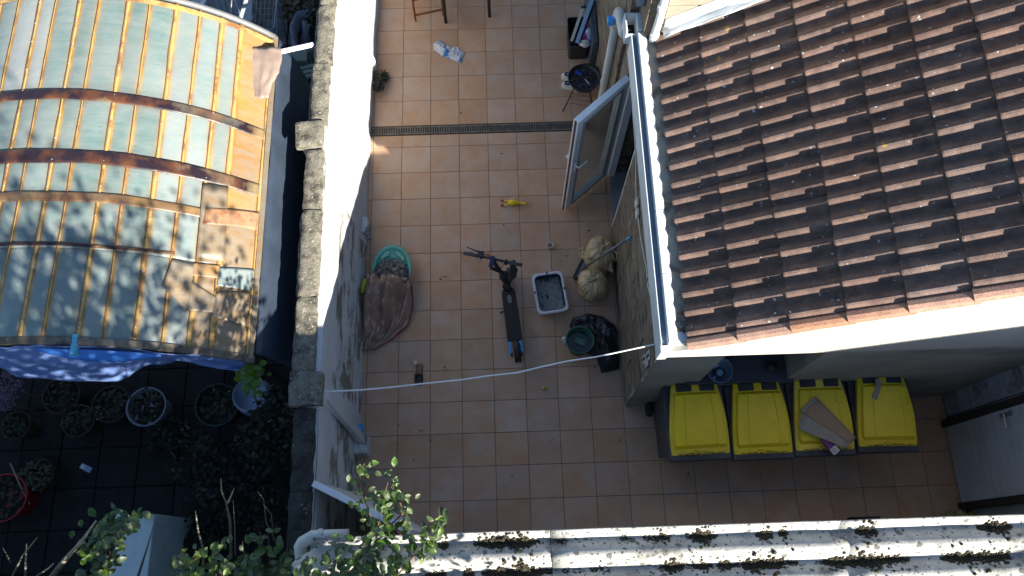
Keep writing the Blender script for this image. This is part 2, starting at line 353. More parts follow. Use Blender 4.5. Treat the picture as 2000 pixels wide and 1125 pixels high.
# garden paving ----------------------------------------------------
gp = MB(); gp.box((-7.6, -5.2, -.10), (-1.02, 4.6, -.030)); gpo = struct(gp.build('garden_paving', M_soil), 'dark slab paving of the neighbouring garden')
sl = tile_mesh(.40, .40); 
for v in range(len(sl.v)): sl.v[v] = (sl.v[v][0]*.98, sl.v[v][1]*.98, sl.v[v][2]*1.5)
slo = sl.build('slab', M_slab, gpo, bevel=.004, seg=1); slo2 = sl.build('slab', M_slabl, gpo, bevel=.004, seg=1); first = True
for i in range(15):
    for j in range(23):
        x = -6.95+.4*i; y = -4.95+.4*j
        if x > -1.4 or (j > 6 and j < 12 and x < -1.5): continue
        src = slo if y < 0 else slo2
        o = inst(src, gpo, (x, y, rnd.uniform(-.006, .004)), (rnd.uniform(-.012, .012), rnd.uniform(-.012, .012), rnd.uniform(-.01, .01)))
for o in (slo, slo2): bpy.data.objects.remove(o)

# ------------------------------------------------------------------ left boundary wall
lw = thing('boundary_wall', 'long white painted boundary wall with rough concrete coping left of the patio', 'wall', (-.85, -1, 0))
WH = 1.78
def wx(y): return -.722+.026*max(0, y+.6)          # inner foot of the wall
def wallface(u, v):
    y = -4.75+7.65*u; z = WH*v
    x = wx(y)-.025*v + .018*n3(y, z, 3, 2.2)+.008*n3(y, z, 9, 9)
    if z < .16: x += .012
    return (x, y, z)
m = MB(); m.grid(lambda u, v: wallface(u*.46, v), 70, 36)
def back(u, v):
    y = -4.75+7.65*u; return (wx(y)-.165, y, WH*v)
m.grid(back, 20, 2)
m.grid(lambda u, v: (wx(-4.75+7.65*u)-.02-.145*v, -4.75+7.65*u, WH-.002), 20, 1)
m.grid(lambda u, v: (wx(-4.75)-.02-.145*v, -4.75, WH*u), 1, 1)
m.build('wall_face', M_peel, lw, smooth=True, world=True)
m = MB(); m.grid(lambda u, v: wallface(.46+.54*u, v), 80, 36); m.build('wall_face', M_clean, lw, smooth=True, world=True)
# upper band, slightly proud, fresher paint
m = MB()
def band(u, v):
    y = -4.75+7.65*u; z = 1.30+(WH-1.30)*v
    e = .020 if .04 < v else 0
    return (wx(y)-.025*z/WH+e+.006*n3(y, z, 5, 4)+.010*n3(y*.5, z, 1, 1.5), y, z)
m.grid(band, 150, 8); m.grid(lambda u, v: (wx(-4.75+7.65*u)-.005-.04*v, -4.75+7.65*u, WH), 40, 1)
m.build('upper_render_band', M_white, lw, smooth=True, world=True)
# coping stones
def rough_block(m, x0, x1, y0, y1, z0, z1, seed, rr=.012, n=None):
    nx, ny, nz = n or (6, max(6, int((y1-y0)/.03)), 4)
    def P(a, b, c):
        x = x0+(x1-x0)*a; y = y0+(y1-y0)*b; z = z0+(z1-z0)*c
        q = Vector((x*9+seed, y*9, z*9)); d = noise.noise_vector(q)*rr+noise.noise_vector(q*3.3)*rr*.5
        k = .018
        if c > .99: z -= k*max(0, abs(a-.5)*2-.65)*2.2+k*max(0, abs(b-.5)*2-.96)*12
        return (x+d.x, y+d.y, z+d.z)
    m.grid(lambda u, v: P(u, v, 1), nx, ny); m.grid(lambda u, v: P(0, u, v), ny, nz); m.grid(lambda u, v: P(1, u, v), ny, nz)
    m.grid(lambda u, v: P(u, 0, v), nx, nz); m.grid(lambda u, v: P(u, 1, v), nx, nz)
ys = [-4.72, -4.02, -3.36, -3.08, -2.42, -1.62, -1.02, -.76, -.12, .55, 1.25, 2.0, 2.85]
for k in range(len(ys)-1):
    y0, y1 = ys[k], ys[k+1]
    pier = k in (2, 6)
    if pier: continue
    m = MB(); ym = (y0+y1)/2; xr = wx(ym)-.055+rnd.uniform(-.006, .006); wdt = .165 if ym < -.9 else .150
    if ym < -3.4: wdt = .17; xr += .03
    rough_block(m, xr-wdt, xr, y0+.004, y1-.004, WH-.03, WH+.055+rnd.uniform(-.008, .01), k*7.3)
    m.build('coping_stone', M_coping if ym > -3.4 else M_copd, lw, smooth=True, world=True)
    if k in (3, 4, 7, 8, 9):     # lower outer lip of the coping
        m = MB(); rough_block(m, xr-wdt-.028, xr-wdt+.02, y0+.01, y1-.02, WH-.09, WH+.012, k*3.1+50); m.build('coping_lip', M_coping, lw, smooth=True, world=True)
for (y0, y1, xa, xb, hh) in ((-3.35, -3.08, -.955, -.69, .10), (-1.0, -.76, -1.035, -.79, .10)):
    m = MB(); m.box((xa+.03, y0+.03, 0), (xb-.02, y1-.02, WH+.01)); m.build('pier', M_white, lw, bevel=.01, world=True)
    m = MB(); rough_block(m, xa, xb, y0, y1, WH+.0, WH+hh, y0*11, .014, (9, 9, 4)); m.build('pier_cap', M_coping, lw, smooth=True, world=True)
# slanting buttress rib low on the wall by the near pier
m = MB()
for k in range(8):
    pass
p0, p1 = Vector((-.725, -3.22, 1.62)), Vector((-.645, -3.42, .02))
m.bar(p0, p1, .09, .06, (1, 0, 0)); m.build('buttress', M_clean, lw, bevel=.012, world=True)
m = MB(); m.box((-.74, -3.53, 0), (-.60, -3.34, .26)); m.build('buttress_foot', M_peel, lw, bevel=.02, world=True)
m = MB(); m.box((-.74, -1.16, 0), (-.66, -.98, .26)); m.build('foot_block', M_peel, lw, bevel=.02, world=True)
m = MB(); m.tube([(-.69, 1.05, .42), (-.66, 1.03, .25), (-.65, 1.0, .02)], .03, 10); m.build('drain_stub', M_white, lw, smooth=True, world=True)
m = MB(); m.box((-.715, -3.30, .02), (-.675, -3.22, .16)); tag(m.build('water_bottle_crate', M_blue, None, bevel=.008), 'small blue plastic block tucked in the corner at the white wall foot', 'block')

# ------------------------------------------------------------------ annex with tiled roof
ax = thing('annex_building', 'single storey annex with brown clad side wall and brown tiled roof', 'house', (3.6, -1.7, 0))
X0, Y0 = 2.02, -3.10         # corner
YT = -.40                    # roof far end
SL = .62; EX, EZ = 2.19, 2.40
def rz_(x): return EZ+SL*(x-EX)
XR = 6.6
# side wall core (with door gap y -1.12..-.40)
m = MB(); m.box((X0, Y0+.03, 0), (X0+.22, -1.12, 2.28)); m.box((X0, -1.12, 1.98), (X0+.22, -.40, 2.28)); m.box((X0, -.40, 0), (X0+.22, -.05, 2.28))
m.build('side_wall', M_clad, ax, world=True)
m = MB(); m.box((X0+.22, -1.3, 0), (X0+.9, -.2, 2.2)); 
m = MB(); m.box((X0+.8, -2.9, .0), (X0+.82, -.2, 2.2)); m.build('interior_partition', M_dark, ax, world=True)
m = MB(); m.box((X0+.02, -1.12, .0), (X0+.8, -.40, .02)); m.build('door_sill', M_lead, ax, bevel=.004, world=True)
# cladding panels
PZ, PY = .37, .62
pm = {}
for r in range(6):
    z0 = .04+r*PZ*.985; z1 = min(z0+PZ-.008, 2.26)
    y = Y0-.3*(r % 2)-.001
    while y < -.06:
        a, b = max(y, Y0+.002), min(y+PY-.008, -.06); y += PY
        segs = [(a, b)]
        if z0 < 1.96:
            segs = [(a, min(b, -1.15)), (max(a, -.37), b)]
        for (c, d) in segs:
            if d-c < .05: continue
            mm = MB(); t = .012+rnd.uniform(-.003, .004)
            mm.grid(lambda u, v: (X0-t-.004*n3(c+u, z0+v, r, 7), c+(d-c)*u, z0+(z1-z0)*v), 8, 6)
            mm.build('cladding_panel', M_clad, ax, world=True, solid=-.03, smooth=False)
# gable wall with window opening
WX0, WX1, WZ0, WZ1 = 2.54, 3.34, 1.12, 2.14
m = MB()
m.box((X0-.010, Y0+.001, 0), (X0+.23, Y0+.028, WZ1)); m.box((X0+.231, Y0+.001, 0), (WX0, Y0+.34, WZ1)); m.box((WX0, Y0+.001, 0), (WX1, Y0+.34, WZ0-.05)); m.box((WX1, Y0+.001, 0), (XR, Y0+.34, WZ1))
m.build('gable_wall', M_rgrey, ax, world=True)
# upper gable band, slightly proud, follows roof slope
m = MB(); ya, yb = Y0-.02, Y0+.34
pts = [(X0-.02, WZ1), (XR, WZ1), (XR, rz_(XR)-.02), (EX+.02, rz_(EX)-.02), (X0-.02, rz_(EX)-.12)]
a = [m.V((x, ya, z)) for x, z in pts]; b = [m.V((x, yb, z)) for x, z in pts]
m.F(*a); m.F(*b[::-1])
for i in range(5): m.F(a[i], a[(i+1) % 5], b[(i+1) % 5], b[i])
m.build('gable_band', M_render, ax, world=True)
# window
m = MB(); m.box((WX0-.12, Y0-.022, WZ0-.049), (WX1+.06, Y0+.0, WZ0-.002)); m.box((WX0+.001, Y0+.0, WZ0-.049), (WX1-.001, Y0+.34, WZ0)); m.build('window_sill', mat('slate_sill', (.05, .055, .07), (.04, .042, .055), 6, .6, .1), ax, bevel=.005, world=True)
wi = MB(); wi.box((WX0, Y0+.26, WZ0), (WX0+.05, Y0+.30, WZ1)); wi.box((WX1-.05, Y0+.26, WZ0), (WX1, Y0+.30, WZ1)); wi.box((WX0+.05, Y0+.26, WZ0), (WX1-.05, Y0+.30, WZ0+.05)); wi.box((WX0+.05, Y0+.26, WZ1-.05), (WX1-.05, Y0+.30, WZ1)); wi.box((2.92, Y0+.26, WZ0+.05), (2.97, Y0+.30, WZ1-.05))
wo = wi.build('window', mat('dark_window_frame', (.03, .03, .035), (.04, .04, .045), 6, .5), ax, bevel=.004, world=True)
m = MB(); m.box((WX0+.05, Y0+.275, WZ0+.05), (2.92, Y0+.282, WZ1-.05)); m.box((2.97, Y0+.275, WZ0+.05), (WX1-.05, Y0+.282, WZ1-.05)); m.build('pane', mat('dark_pane', (.03, .04, .06), (.025, .035, .055), 3, .15), wo, world=True)  # shade of the room behind is put into the pane colour
# roof deck
m = MB(); zz = -.035
poly = [(EX-.02, rz_(EX-.02)+zz), (XR, rz_(XR)+zz), (XR, rz_(XR)+zz-.08), (EX-.02, rz_(EX-.02)+zz-.08)]
a = [m.V((x, Y0+.0, z)) for x, z in poly]; b = [m.V((x, YT+.1, z)) for x, z in poly]
m.F(*a[::-1]); m.F(*b)
for i in range(4): m.F(a[i], a[(i+1) % 4], b[(i+1) % 4], b[i])
m.build('roof_deck', M_dark, ax, world=True)
# roof tiles: each a double-roll tile
ang = math.atan(SL); TU, TV = .376, .318
def roll(v):           # profile over one tile width, two rolls
    p = ((v/1.06+1e-6) % .15)/.15
    if .02 < p < .44: return .054*(.5-.5*math.cos(math.pi*min(1, (p-.02)/.40)))
    if .44 <= p < .94: return .054*(.5+.5*math.cos(math.pi*(p-.44)/.50))
    return 0
def tile_geo(last=False):
    m = MB(); vs = []
    v0, v1 = (0, TV)
    for k in range(21):
        vs.append((0, .009, .022, .035, .048, .062, .080, .100, .120, .138, .15, .159, .172, .185, .198, .212, .230, .250, .270, .288, .30)[k]*1.06)
    L = .43; th = .017
    def lift(u): return .028*(1-u/L)
    top = [[m.V((u, v+.0, roll(v)+lift(u))) for v in vs] for u in (0, .012, L)]
    for j in range(21):
        x = m.v[top[0][j]]; m.v[top[0][j]] = (x[0], x[1], x[2]-.004)
    bot = [m.V((0.002, v, roll(v)+lift(0)-th-.004)) for v in vs]
    for i in range(2):
        for j in range(20): m.F(top[i][j], top[i+1][j], top[i+1][j+1], top[i][j+1])
    for j in range(20): m.F(top[0][j+1], bot[j+1], bot[j], top[0][j])
    for (j, sg) in ((0, 1), (20, -1)):
        a = [m.V((u, vs[j], roll(vs[j])+lift(u)-th-.004)) for u in (0.002, L)]
        q = (top[0][j], top[1][j], top[2][j], a[1], a[0]); m.F(*(q if sg > 0 else q[::-1]))
    return m
def verge_geo():
    m = MB(); L = .41
    # rounded verge cap that turns down over the gable
    prof = [(.06, .000), (.035, .030), (.005, .034), (-.022, .020), (-.032, -.01), (-.032, -.045)]
    A = [[m.V((u, v, w_+.030*(1-u/L))) for v, w_ in prof] for u in (0, L)]
    B = [[m.V((u, v+(.014 if v < .03 else 0), w_-.014+.030*(1-u/L))) for v, w_ in prof] for u in (0, L)]
    n = len(prof)
    for j in range(n-1): m.F(A[0][j], A[0][j+1], A[1][j+1], A[1][j]); m.F(B[0][j], B[1][j], B[1][j+1], B[0][j+1]); m.F(A[0][j], B[0][j], B[0][j+1], A[0][j+1])
    m.F(A[0][n-1], B[0][n-1], B[1][n-1], A[1][n-1])
    return m
tproto = None; vproto = None
for k in range(12):
    for j in range(11):
        y = Y0+.02+j*TV*.963
        if y > YT: continue
        x = EX-.005+k*TU*math.cos(ang)+rnd.uniform(-.004, .004); z = rz_(x)+.004+rnd.uniform(-.001, .003)
        rot = (rnd.uniform(-.012, .012), -ang+rnd.uniform(-.012, .012), rnd.uniform(-.012, .012))
        if tproto is None:
            tproto = tile_geo().build('roof_tile', M_roof, ax, smooth=False); tproto.location = Vector((x, y, z))-world_loc(ax); tproto.rotation_euler = rot
        else: inst(tproto, ax, Vector((x, y, z))-world_loc(ax), rot)
    x = EX-.012+k*TU*math.cos(ang); y = Y0-.0; z = rz_(x)+.008
    if vproto is None:
        vproto = verge_geo().build('verge_tile', mat('pink_brown_verge_tile', (.36, .20, .13), (.26, .14, .10), 12, .85, .5, 110, rand=.15, speck=((.10, .06, .05), 90, .62)), ax, smooth=False)
        vproto.location = Vector((x, y, z))-world_loc(ax); vproto.rotation_euler = (0, -ang, 0)
    else: inst(vproto, ax, Vector((x, y, z))-world_loc(ax), (0, -ang, rnd.uniform(-.02, .02)))
# box gutter along the eaves
gu = MB(); ga, gb_ = -3.075, -.30
gu.box((1.968, ga, 2.13), (1.978, gb_, 2.375)); gu.build('fascia', M_gut, ax, bevel=.003, seg=1, world=True)
m = MB(); m.box((1.979, ga+.01, 2.28), (2.021, gb_, 2.335)); m.build('gutter_shade_strip', mat('blue_grey_shade_and_reflection', (.20, .28, .36), (.16, .23, .30), 6, .5), ax, world=True)  # blue shade and reflection in the gutter, painted as the strip's colour
for (y0, y1) in ((ga, -2.52), (-2.515, -1.98), (-1.975, -1.02), (-1.015, gb_)):
    m = MB(); m.box((2.022, y0, 2.30), (2.092, y1, 2.414)); m.build('gutter_rim', M_gut, ax, bevel=.004, seg=1, world=True)
m = MB(); m.box((2.094, ga+.08, 2.36), (2.30, gb_, 2.401)); m.build('gutter_bed', M_chan, ax, world=True)
m = MB(); m.box((1.965, -3.135, 2.14), (2.04, ga-.002, 2.36)); m.box((2.094, ga, 2.32), (2.336, -2.99, 2.408)); m.build('gutter_return', M_gut, ax, bevel=.004, seg=1, world=True, kind='thing') if False else None
m = MB(); m.box((1.965, -3.135, 2.14), (2.04, ga-.002, 2.36)); m.build('gutter_corner', M_gut, ax, bevel=.005, world=True)
m = MB(); m.box((2.094, ga, 2.30), (2.336, -2.992, 2.408)); m.build('gutter_return', M_gut, ax, bevel=.004, seg=1, world=True)
m = MB()
for k in range(60):
    p = Vector((2.10+rnd.random()*.08, -2.98+rnd.random()**2*.22, 2.408)); d = Vector((rnd.uniform(-1, 1), rnd.uniform(-1, 1), .3))*.03
    m.bar(p, p+d, .004, .003)
tag(m.build('dead_leaves', M_rust, None), 'dead leaves and twigs clogging the near corner of the gutter', 'leaf litter'); bpy.data.objects['dead_leaves']['kind'] = 'stuff'
# wavy mortar fillet under eave tiles not needed: tile fronts overhang the bed
# upper house block behind the annex --------------------------------
uh = thing('main_house', 'taller house wall clad in weathered boards above the annex roof', 'house', (3.6, 1.5, 0))
m = MB(); m.box((X0-.03, -.05, 0), (X0+.038, 4.2, 4.6)); m.build('side_wall', M_clad, uh, world=True)
m = MB(); m.box((X0+.2, .0, 0), (7.2, 4.2, 2.32)); m.box((X0+.04, -.34, 2.321), (7.2, 4.2, 4.6)); m.build('house_body', M_clad, uh, world=True)
for k in range(9):
    zb = 2.35+k*.24
    m = MB(); m.box((X0+.18, -.365, zb), (7.0, -.342, zb+.225)); m.build('board', mat('pale_weathered_board', (.30, .27, .21), (.24, .21, .16), 5, .8, .3, rand=.15, stretch=(.5, 4, 4), c3=(.30, .22, .14), s3=8, t3=(.58, .64)), uh, bevel=.003, seg=1, world=True)
m = MB()
def flash(u, v):
    x = EX+.02+4.3*u; z = rz_(x)+.115
    if v < .6: return (x, YT-.05+.075*v/.6+.02*n3(x, 0, 0, 5)*(v < .2), z+.018*n3(x, 3, v*3, 6))
    return (x, YT+.027, z+.14*(v-.6)/.4)
m.grid(flash, 60, 10); m.build('lead_flashing', M_gut, uh, smooth=True, solid=.004, world=True)
for r in range(10):
    z0 = .04+r*PZ; y = -.05-.3*(r % 2)
    while y < 3.0:
        c, d = max(y, -.045), y+PY-.008; y += PY
        if d-c < .05: continue
        mm = MB(); t = .012+rnd.uniform(-.003, .004)
        mm.grid(lambda u, v: (X0-.03-t-.004*n3(c+u, z0+v, r, 7), c+(d-c)*u, z0+(PZ-.008)*v), 6, 4)
        mm.build('cladding_panel', M_clad, uh, world=True, solid=-.03)
# downpipes
dp = thing('lower_downpipe', 'grey plastic downpipe with elbow running down the brown wall to the drain', 'downpipe', (1.93, .17, 0))
m = MB(); m.tube([(1.93, .17, .01), (1.93, .17, 1.95)], .042, 16); m.build('pipe', M_pvc, dp, smooth=True, world=True)
m = MB(); c = []
for k in range(8):
    t = k/7*math.pi/2; c.append((1.93+.07*(1-math.cos(t)), .17-.07*(1-math.cos(t))*0, 1.97+.10*math.sin(t)))
c += [(X0+.06, .06, 2.08)]
m.tube([(1.93, .17, 1.93), (1.93, .165, 2.04), (1.93, .14, 2.12), (1.93, .08, 2.17), (1.935, -.02, 2.18), (1.94, -.14, 2.2), (1.955, -.2, 2.25)], .05, 16); m.build('elbow', M_pvc, dp, smooth=True, world=True)
for zc in (1.86, .95): m = MB(); m.tube([(1.93, .17, zc), (1.93, .17, zc+.04)], .05, 16); m.build('clamp', M_pvc, dp, world=True)
m = MB(); m.box((1.835, .10, 1.98), (1.90, .165, 2.05)); tag(m.build('sensor_box', M_blue, None, bevel=.006), 'small blue square box strapped to the downpipe elbow', 'box')
m = MB(); m.tube([(1.985, .13, 0), (1.985, .13, 2.05)], .014, 10); tag(m.build('copper_pipe', mat('tan_copper_pipe', (.30, .20, .12), (.24, .16, .10), 9, .5), None, smooth=True), 'thin tan pipe beside the grey downpipe on the wall', 'pipe')
hp = MB(); hp.box((1.92, -.30, 2.25), (1.935, -.10, 2.42)); hp.box((1.935, -.115, 2.25), (2.06, -.10, 2.42)); hp.box((1.935, -.30, 2.25), (2.06, -.286, 2.38)); hp.box((2.022, -.286, 2.25), (2.09, -.115, 2.43))
hp.build('gutter_hopper', M_gut, ax, bevel=.003, seg=1, world=True)
hp = MB(); hp.box((1.935, -.286, 2.25), (2.022, -.115, 2.27)); hp.build('hopper_floor', M_dark, ax, world=True)
up = thing('upper_downpipe', 'white round downpipe emptying into the annex gutter corner', 'downpipe', (2.15, -.39, 2.4))
m = MB(); m.tube([(2.145, -.385, 2.40), (2.145, -.385, 2.5), (2.15, -.39, 2.7), (2.15, -.39, 4.4)], .034, 16); m.build('pipe', M_wpvc, up, smooth=True, world=True)
for zc in (2.46, 2.82): m = MB(); m.tube([(2.147, -.387, zc), (2.147, -.387, zc+.05)], .040, 16); m.build('collar', M_wpvc, up, world=True)
m = MB(); m.box((1.985, -.20, 2.62), (2.055, -.12, 2.76)); tag(m.build('junction_box', M_bluefr, None, bevel=.004), 'small blue grey junction box on the wall by the white downpipe', 'box')
# glazed door --------------------------------------------------------
H0 = Vector((2.0, -.42, 0)); H1 = Vector((1.49, -.87, 0)); dd = (H1-H0).normalized(); DW = (H1-H0).length; DH = 1.93
gd = thing('glazed_door', 'white framed glass patio door standing open against the brown wall', 'door', H0, math.atan2(dd.y, dd.x))
m = MB(); t = .032; fw = .085
m.box((0, -t, .04), (fw, t, DH)); m.box((DW-fw, -t, .04), (DW, t, DH)); m.box((fw, -t, .04), (DW-fw, t, .04+fw)); m.box((fw, -t, DH-fw), (DW-fw, t, DH))
m.build('frame', M_wpvc, gd, bevel=.006)
m = MB(); t2 = .038; f2 = fw+.022
for (a, b) in (((fw-.012, -t2, .04+fw-.012), (f2, t2, DH-fw+.012)), ((DW-f2, -t2, .04+fw-.012), (DW-fw+.012, t2, DH-fw+.012)), ((f2, -t2, .04+fw-.012), (DW-f2, t2, .04+f2)), ((f2, -t2, DH-f2), (DW-f2, t2, DH-fw+.012))): m.box(a, b)
m.build('glazing_bead', mat('grey_gasket', (.35, .37, .38), (.3, .32, .33), 5, .5), gd, bevel=.003)
m = MB(); m.box((f2, -.006, .04+f2), (DW-f2, .006, DH-f2)); m.build('glass', M_glass, gd)
m = MB(); m.box((-.004, -t-.012, .04), (DW+.004, -t-.001, DH+.004)) if False else m.box((DW+.001, -.012, .04), (DW+.004, .012, DH)); m.build('edge_seal', mat('brown_seal', (.10, .05, .04), (.07, .035, .03), 20, .7), gd)
m = MB(); m.box((DW-.055, -.05, .98), (DW-.03, -.033, 1.14)); m.tube([(DW-.042, -.045, 1.10), (DW-.042, -.085, 1.10), (DW-.16, -.09, 1.10)], .010, 8); 
m.box((DW-.055, .033, .98), (DW-.03, .05, 1.14)); m.tube([(DW-.042, .045, 1.10), (DW-.042, .085, 1.10), (DW-.16, .09, 1.10)], .010, 8); m.build('handle', M_wpvc, gd, bevel=.002)
df = thing('door_frame', 'white fixed door frame set in the brown wall opening', 'door frame', (2.05, -.76, 0))
m = MB(); m.box((2.03, -.465, .02), (2.10, -.402, 1.975)); m.box((2.03, -1.118, .02), (2.10, -1.06, 1.975)); m.box((2.03, -1.06, 1.915), (2.10, -.465, 1.975)); m.build('jamb', M_wpvc, df, bevel=.005, world=True)

# end wall to the right with door -----------------------------------
ew = thing('end_wall', 'grey boarded end wall closing the patio beside the yellow bins', 'wall', (5.4, -3.5, 0))
m = MB(); m.box((5.36, -4.6, 0), (5.5, Y0, 2.6)); m.build('wall_core', M_rgrey, ew, world=True)
for k in range(9):
    z0 = .01+k*.265
    m = MB(); m.box((5.325+rnd.uniform(-.004, .004), -3.32, z0), (5.356, Y0+.01, z0+.257)); m.build('board', M_ewall, ew, bevel=.004, seg=1, world=True)
m = MB(); m.box((5.25, -3.425, 0), (5.358, -3.36, 2.12)); m.box((5.25, -4.24, 0), (5.358, -4.175, 2.12)); m.box((5.25, -4.175, 2.05), (5.358, -3.425, 2.12))
sdn = thing('store_door', 'pale grey boarded store door with lever handle beside the end bin', 'door', (5.3, -3.8, 0))
m.build('frame', mat('dark_brown_frame', (.03, .022, .018), (.04, .03, .025), 8, .7), sdn, bevel=.005, world=True)
for k in range(19):
    z0 = .03+k*.106
    m = MB(); m.box((5.275, -4.172, z0), (5.315, -3.428, z0+.103)); m.build('door_board', M_door, sdn, bevel=.0025, seg=1, world=True)
m = MB(); m.box((5.262, -3.50, .98), (5.274, -3.46, 1.16)); m.tube([(5.27, -3.48, 1.10), (5.225, -3.48, 1.10), (5.22, -3.60, 1.10)], .011, 8); m.build('handle', M_metal, sdn, world=True)
m = MB()
for k in range(14):
    p = (5.12+.35*rnd.random(), -4.28-.06*rnd.random(), .03); m.lathe([(.02, -.02), (.05, 0), (.045, .03), (.01, .045)], 8, p, wob=.5)
tag(m.build('foam_rubble', M_foam, None, smooth=True), 'crumbling yellow foam lumps at the foot of the store door', 'rubble'); bpy.data.objects['foam_rubble']['kind'] = 'stuff'
m = MB(); m.box((4.12, -4.42, 0), (4.40, -4.28, .14)); m.box((4.16, -4.38, .14), (4.22, -4.33, .20))
tag(m.build('dark_crate', mat('greenish_black_crate', (.02, .03, .025), (.03, .04, .03), 9, .8), None, bevel=.01), 'low dark crate on the tiles against the corrugated shed', 'crate')

# ------------------------------------------------------------------ corrugated shed roof
sh = thing('garden_shed', 'low outbuilding under a mossy corrugated fibre cement roof', 'shed', (2.5, -6, 0))
m = MB(); m.box((-.42, -8.0, 0), (7.0, -4.60, 2.78)); m.build('shed_wall', M_rgrey, sh, world=True)
ZR = 2.93; PIT = .177; YE = -4.405
def corr(y): return ZR + .040*math.cos(2*math.pi*(y+4.563)/PIT)
for (xa, xb, dz) in ((-.56, 1.075, 0), (1.045, 2.90, .012), (2.87, 4.75, .0), (4.72, 6.9, .012)):
    m = MB(); ny = 168
    def f(u, v):
        y = YE-3.6*v; x = xa+(xb-xa)*u
        if xa < 0 and u == 0: x = -.56+.22*max(0, 1-v*3.6/.14)
        if u == 0 and xa > 0: x += .012*n3(y, xa, 0, 6)
        return (x, y+.004*n3(x, y, 0, 3), corr(y)+dz*(1-u)+.003*n3(x, y, 0, 8))
    m.grid(f, 14, ny); m.build('corrugated_sheet', M_fc, sh, smooth=True, solid=.009, world=True)
# moss along the valleys
mo = MB(); mr = random.Random(3)
def clump(x0, x1, y, wv, dens):
    n = int((x1-x0)*dens)
    for k in range(n):
        t = mr.random(); x = x0+(x1-x0)*t; sc = (math.sin(math.pi*min(max(t, .04), .96))**.4)
        yy = y+mr.gauss(0, wv*(.42 if mr.random() < .88 else 1.1))*sc; r = mr.uniform(.008, .020)*(.5+.5*sc)*(.8+.5*noise.noise((x*9, y, 0)))
        yy = min(yy, YE-.012); z = corr(yy)+.004+r*.5
        mo.lathe([(r*.7, -r), (r, -r*.2), (r*.75, r*.6), (r*.1, r*1.1)], 5, (x, yy, z), wob=.8, rot=mr.random()*3)
vy = -4.475
for (a, b, row) in ((925, 1055, 0), (1085, 1140, 0), (1195, 1235, 0), (1258, 1312, 0), (1340, 1405, 0), (1480, 1512, 0), (1525, 1545, 0), (1678, 1720, 0), (1920, 1990, 0), (855, 875, 0), (1330, 1350, 0),
                    (905, 925, 1), (940, 1075, 1), (1095, 1140, 1), (1150, 1210, 1), (1262, 1390, 1), (1395, 1425, 1), (1425, 1555, 1), (1590, 1775, 1), (1835, 1970, 1), (830, 870, 1)):
    xa, xb = at(a, 1060, ZR).x, at(b, 1060, ZR).x
    clump(xa, xb, vy-PIT*row, .040, 1500)
for k in range(26):
    x = mr.uniform(0, 6.5); clump(x, x+mr.uniform(.1, .5), vy-PIT*mr.randint(2, 17), .03, 300)
mo.build('moss', M_moss, sh, world=True, kind='stuff')
# PVC elbow on the shed's corner
pe = thing('pvc_elbow_pipe', 'white plastic elbow pipe at the left corner of the corrugated roof', 'pipe', (-.5, -4.4, 2.7))
A, B, C_ = at(680, 1046, 2.72), at(610, 1048, 2.72), at(588, 1080, 2.66)
pts = [A, A.lerp(B, .5), B, B+(C_-B)*.25+Vector((-.045, -.01, 0)), B+(C_-B)*.6+Vector((-.035, 0, 0)), C_, C_+Vector((0, -.12, -.1))]
m = MB(); m.tube(pts, .042, 16); m.build('pipe', M_pvc, pe, smooth=True, world=True)
m = MB(); m.tube([B.lerp(A, .18), B.lerp(A, .30)], .049, 16); m.build('collar', M_pvc, pe, world=True)

# leaning gate panel -------------------------------------------------
T0, T1 = at(608, 947, 1.80), at(796, 1040, 1.80); B0, B1 = at(690, 945, .04), at(850, 1046, .04)
gt = thing('gate_leaf', 'pale flat gate panel standing open at the near end of the white wall', 'gate', (B0.x, B0.y, 0))
T0.x = -.78; B0 = Vector((-.70, -3.93, .02)); T0 = at(610, 948, 1.82); T1 = at(800, 1043, 1.82); B1 = Vector((T1.x+.06, T1.y+.0, .02))
m = MB(); nrm = (B1-B0).cross(Vector((0, 0, 1))).normalized()
q = [B0, B1, T1, T0]; a = [m.V(p) for p in q]; b = [m.V(p-nrm*.035) for p in q]
m.F(*a); m.F(*b[::-1])
for i in range(4): m.F(a[i], a[(i+1) % 4], b[(i+1) % 4], b[i])
m.build('panel', M_wpvc, gt, bevel=.004, world=True)
m = MB(); m.bar(T0-nrm*.0175+Vector((0, 0, .012)), T1-nrm*.0175+Vector((0, 0, .012)), .05, .03); m.build('top_rail', M_wpvc, gt, bevel=.003, world=True)
hb = B0.lerp(B1, .08); m = MB(); m.tube([hb+Vector((0, 0, 1.1))+nrm*.0, hb+Vector((0, 0, 1.1))+nrm*.06, hb+Vector((.10, .0, 1.1))+nrm*.07], .009, 8); m.build('handle', M_blue, gt, world=True)

# ------------------------------------------------------------------ curved glasshouse
gh = thing('lean_to_glasshouse', 'barrel roofed glasshouse of yellowed fibreglass sheets in the next garden', 'glasshouse', (-2.9, -1.4, 0))
AX, AZ, AR = -2.9, 2.61, 2.11
YB, YF = -2.93, .13
def vz(x): return AZ-(AR-math.sqrt(max(.2, AR*AR-(x-AX)**2)))
def vault_hit(px, py):
    z = 2.3
    for _ in range(30):
        p = at(px, py, z); z = .5*z+.5*vz(p.x)
    return p
px_row = [-75, -33, 2, 45, 77, 126, 165, 226, 270, 325, 374, 421, 461, 508]
PX = [vault_hit(p, 180).x for p in px_row]
PX[-1] = -1.30
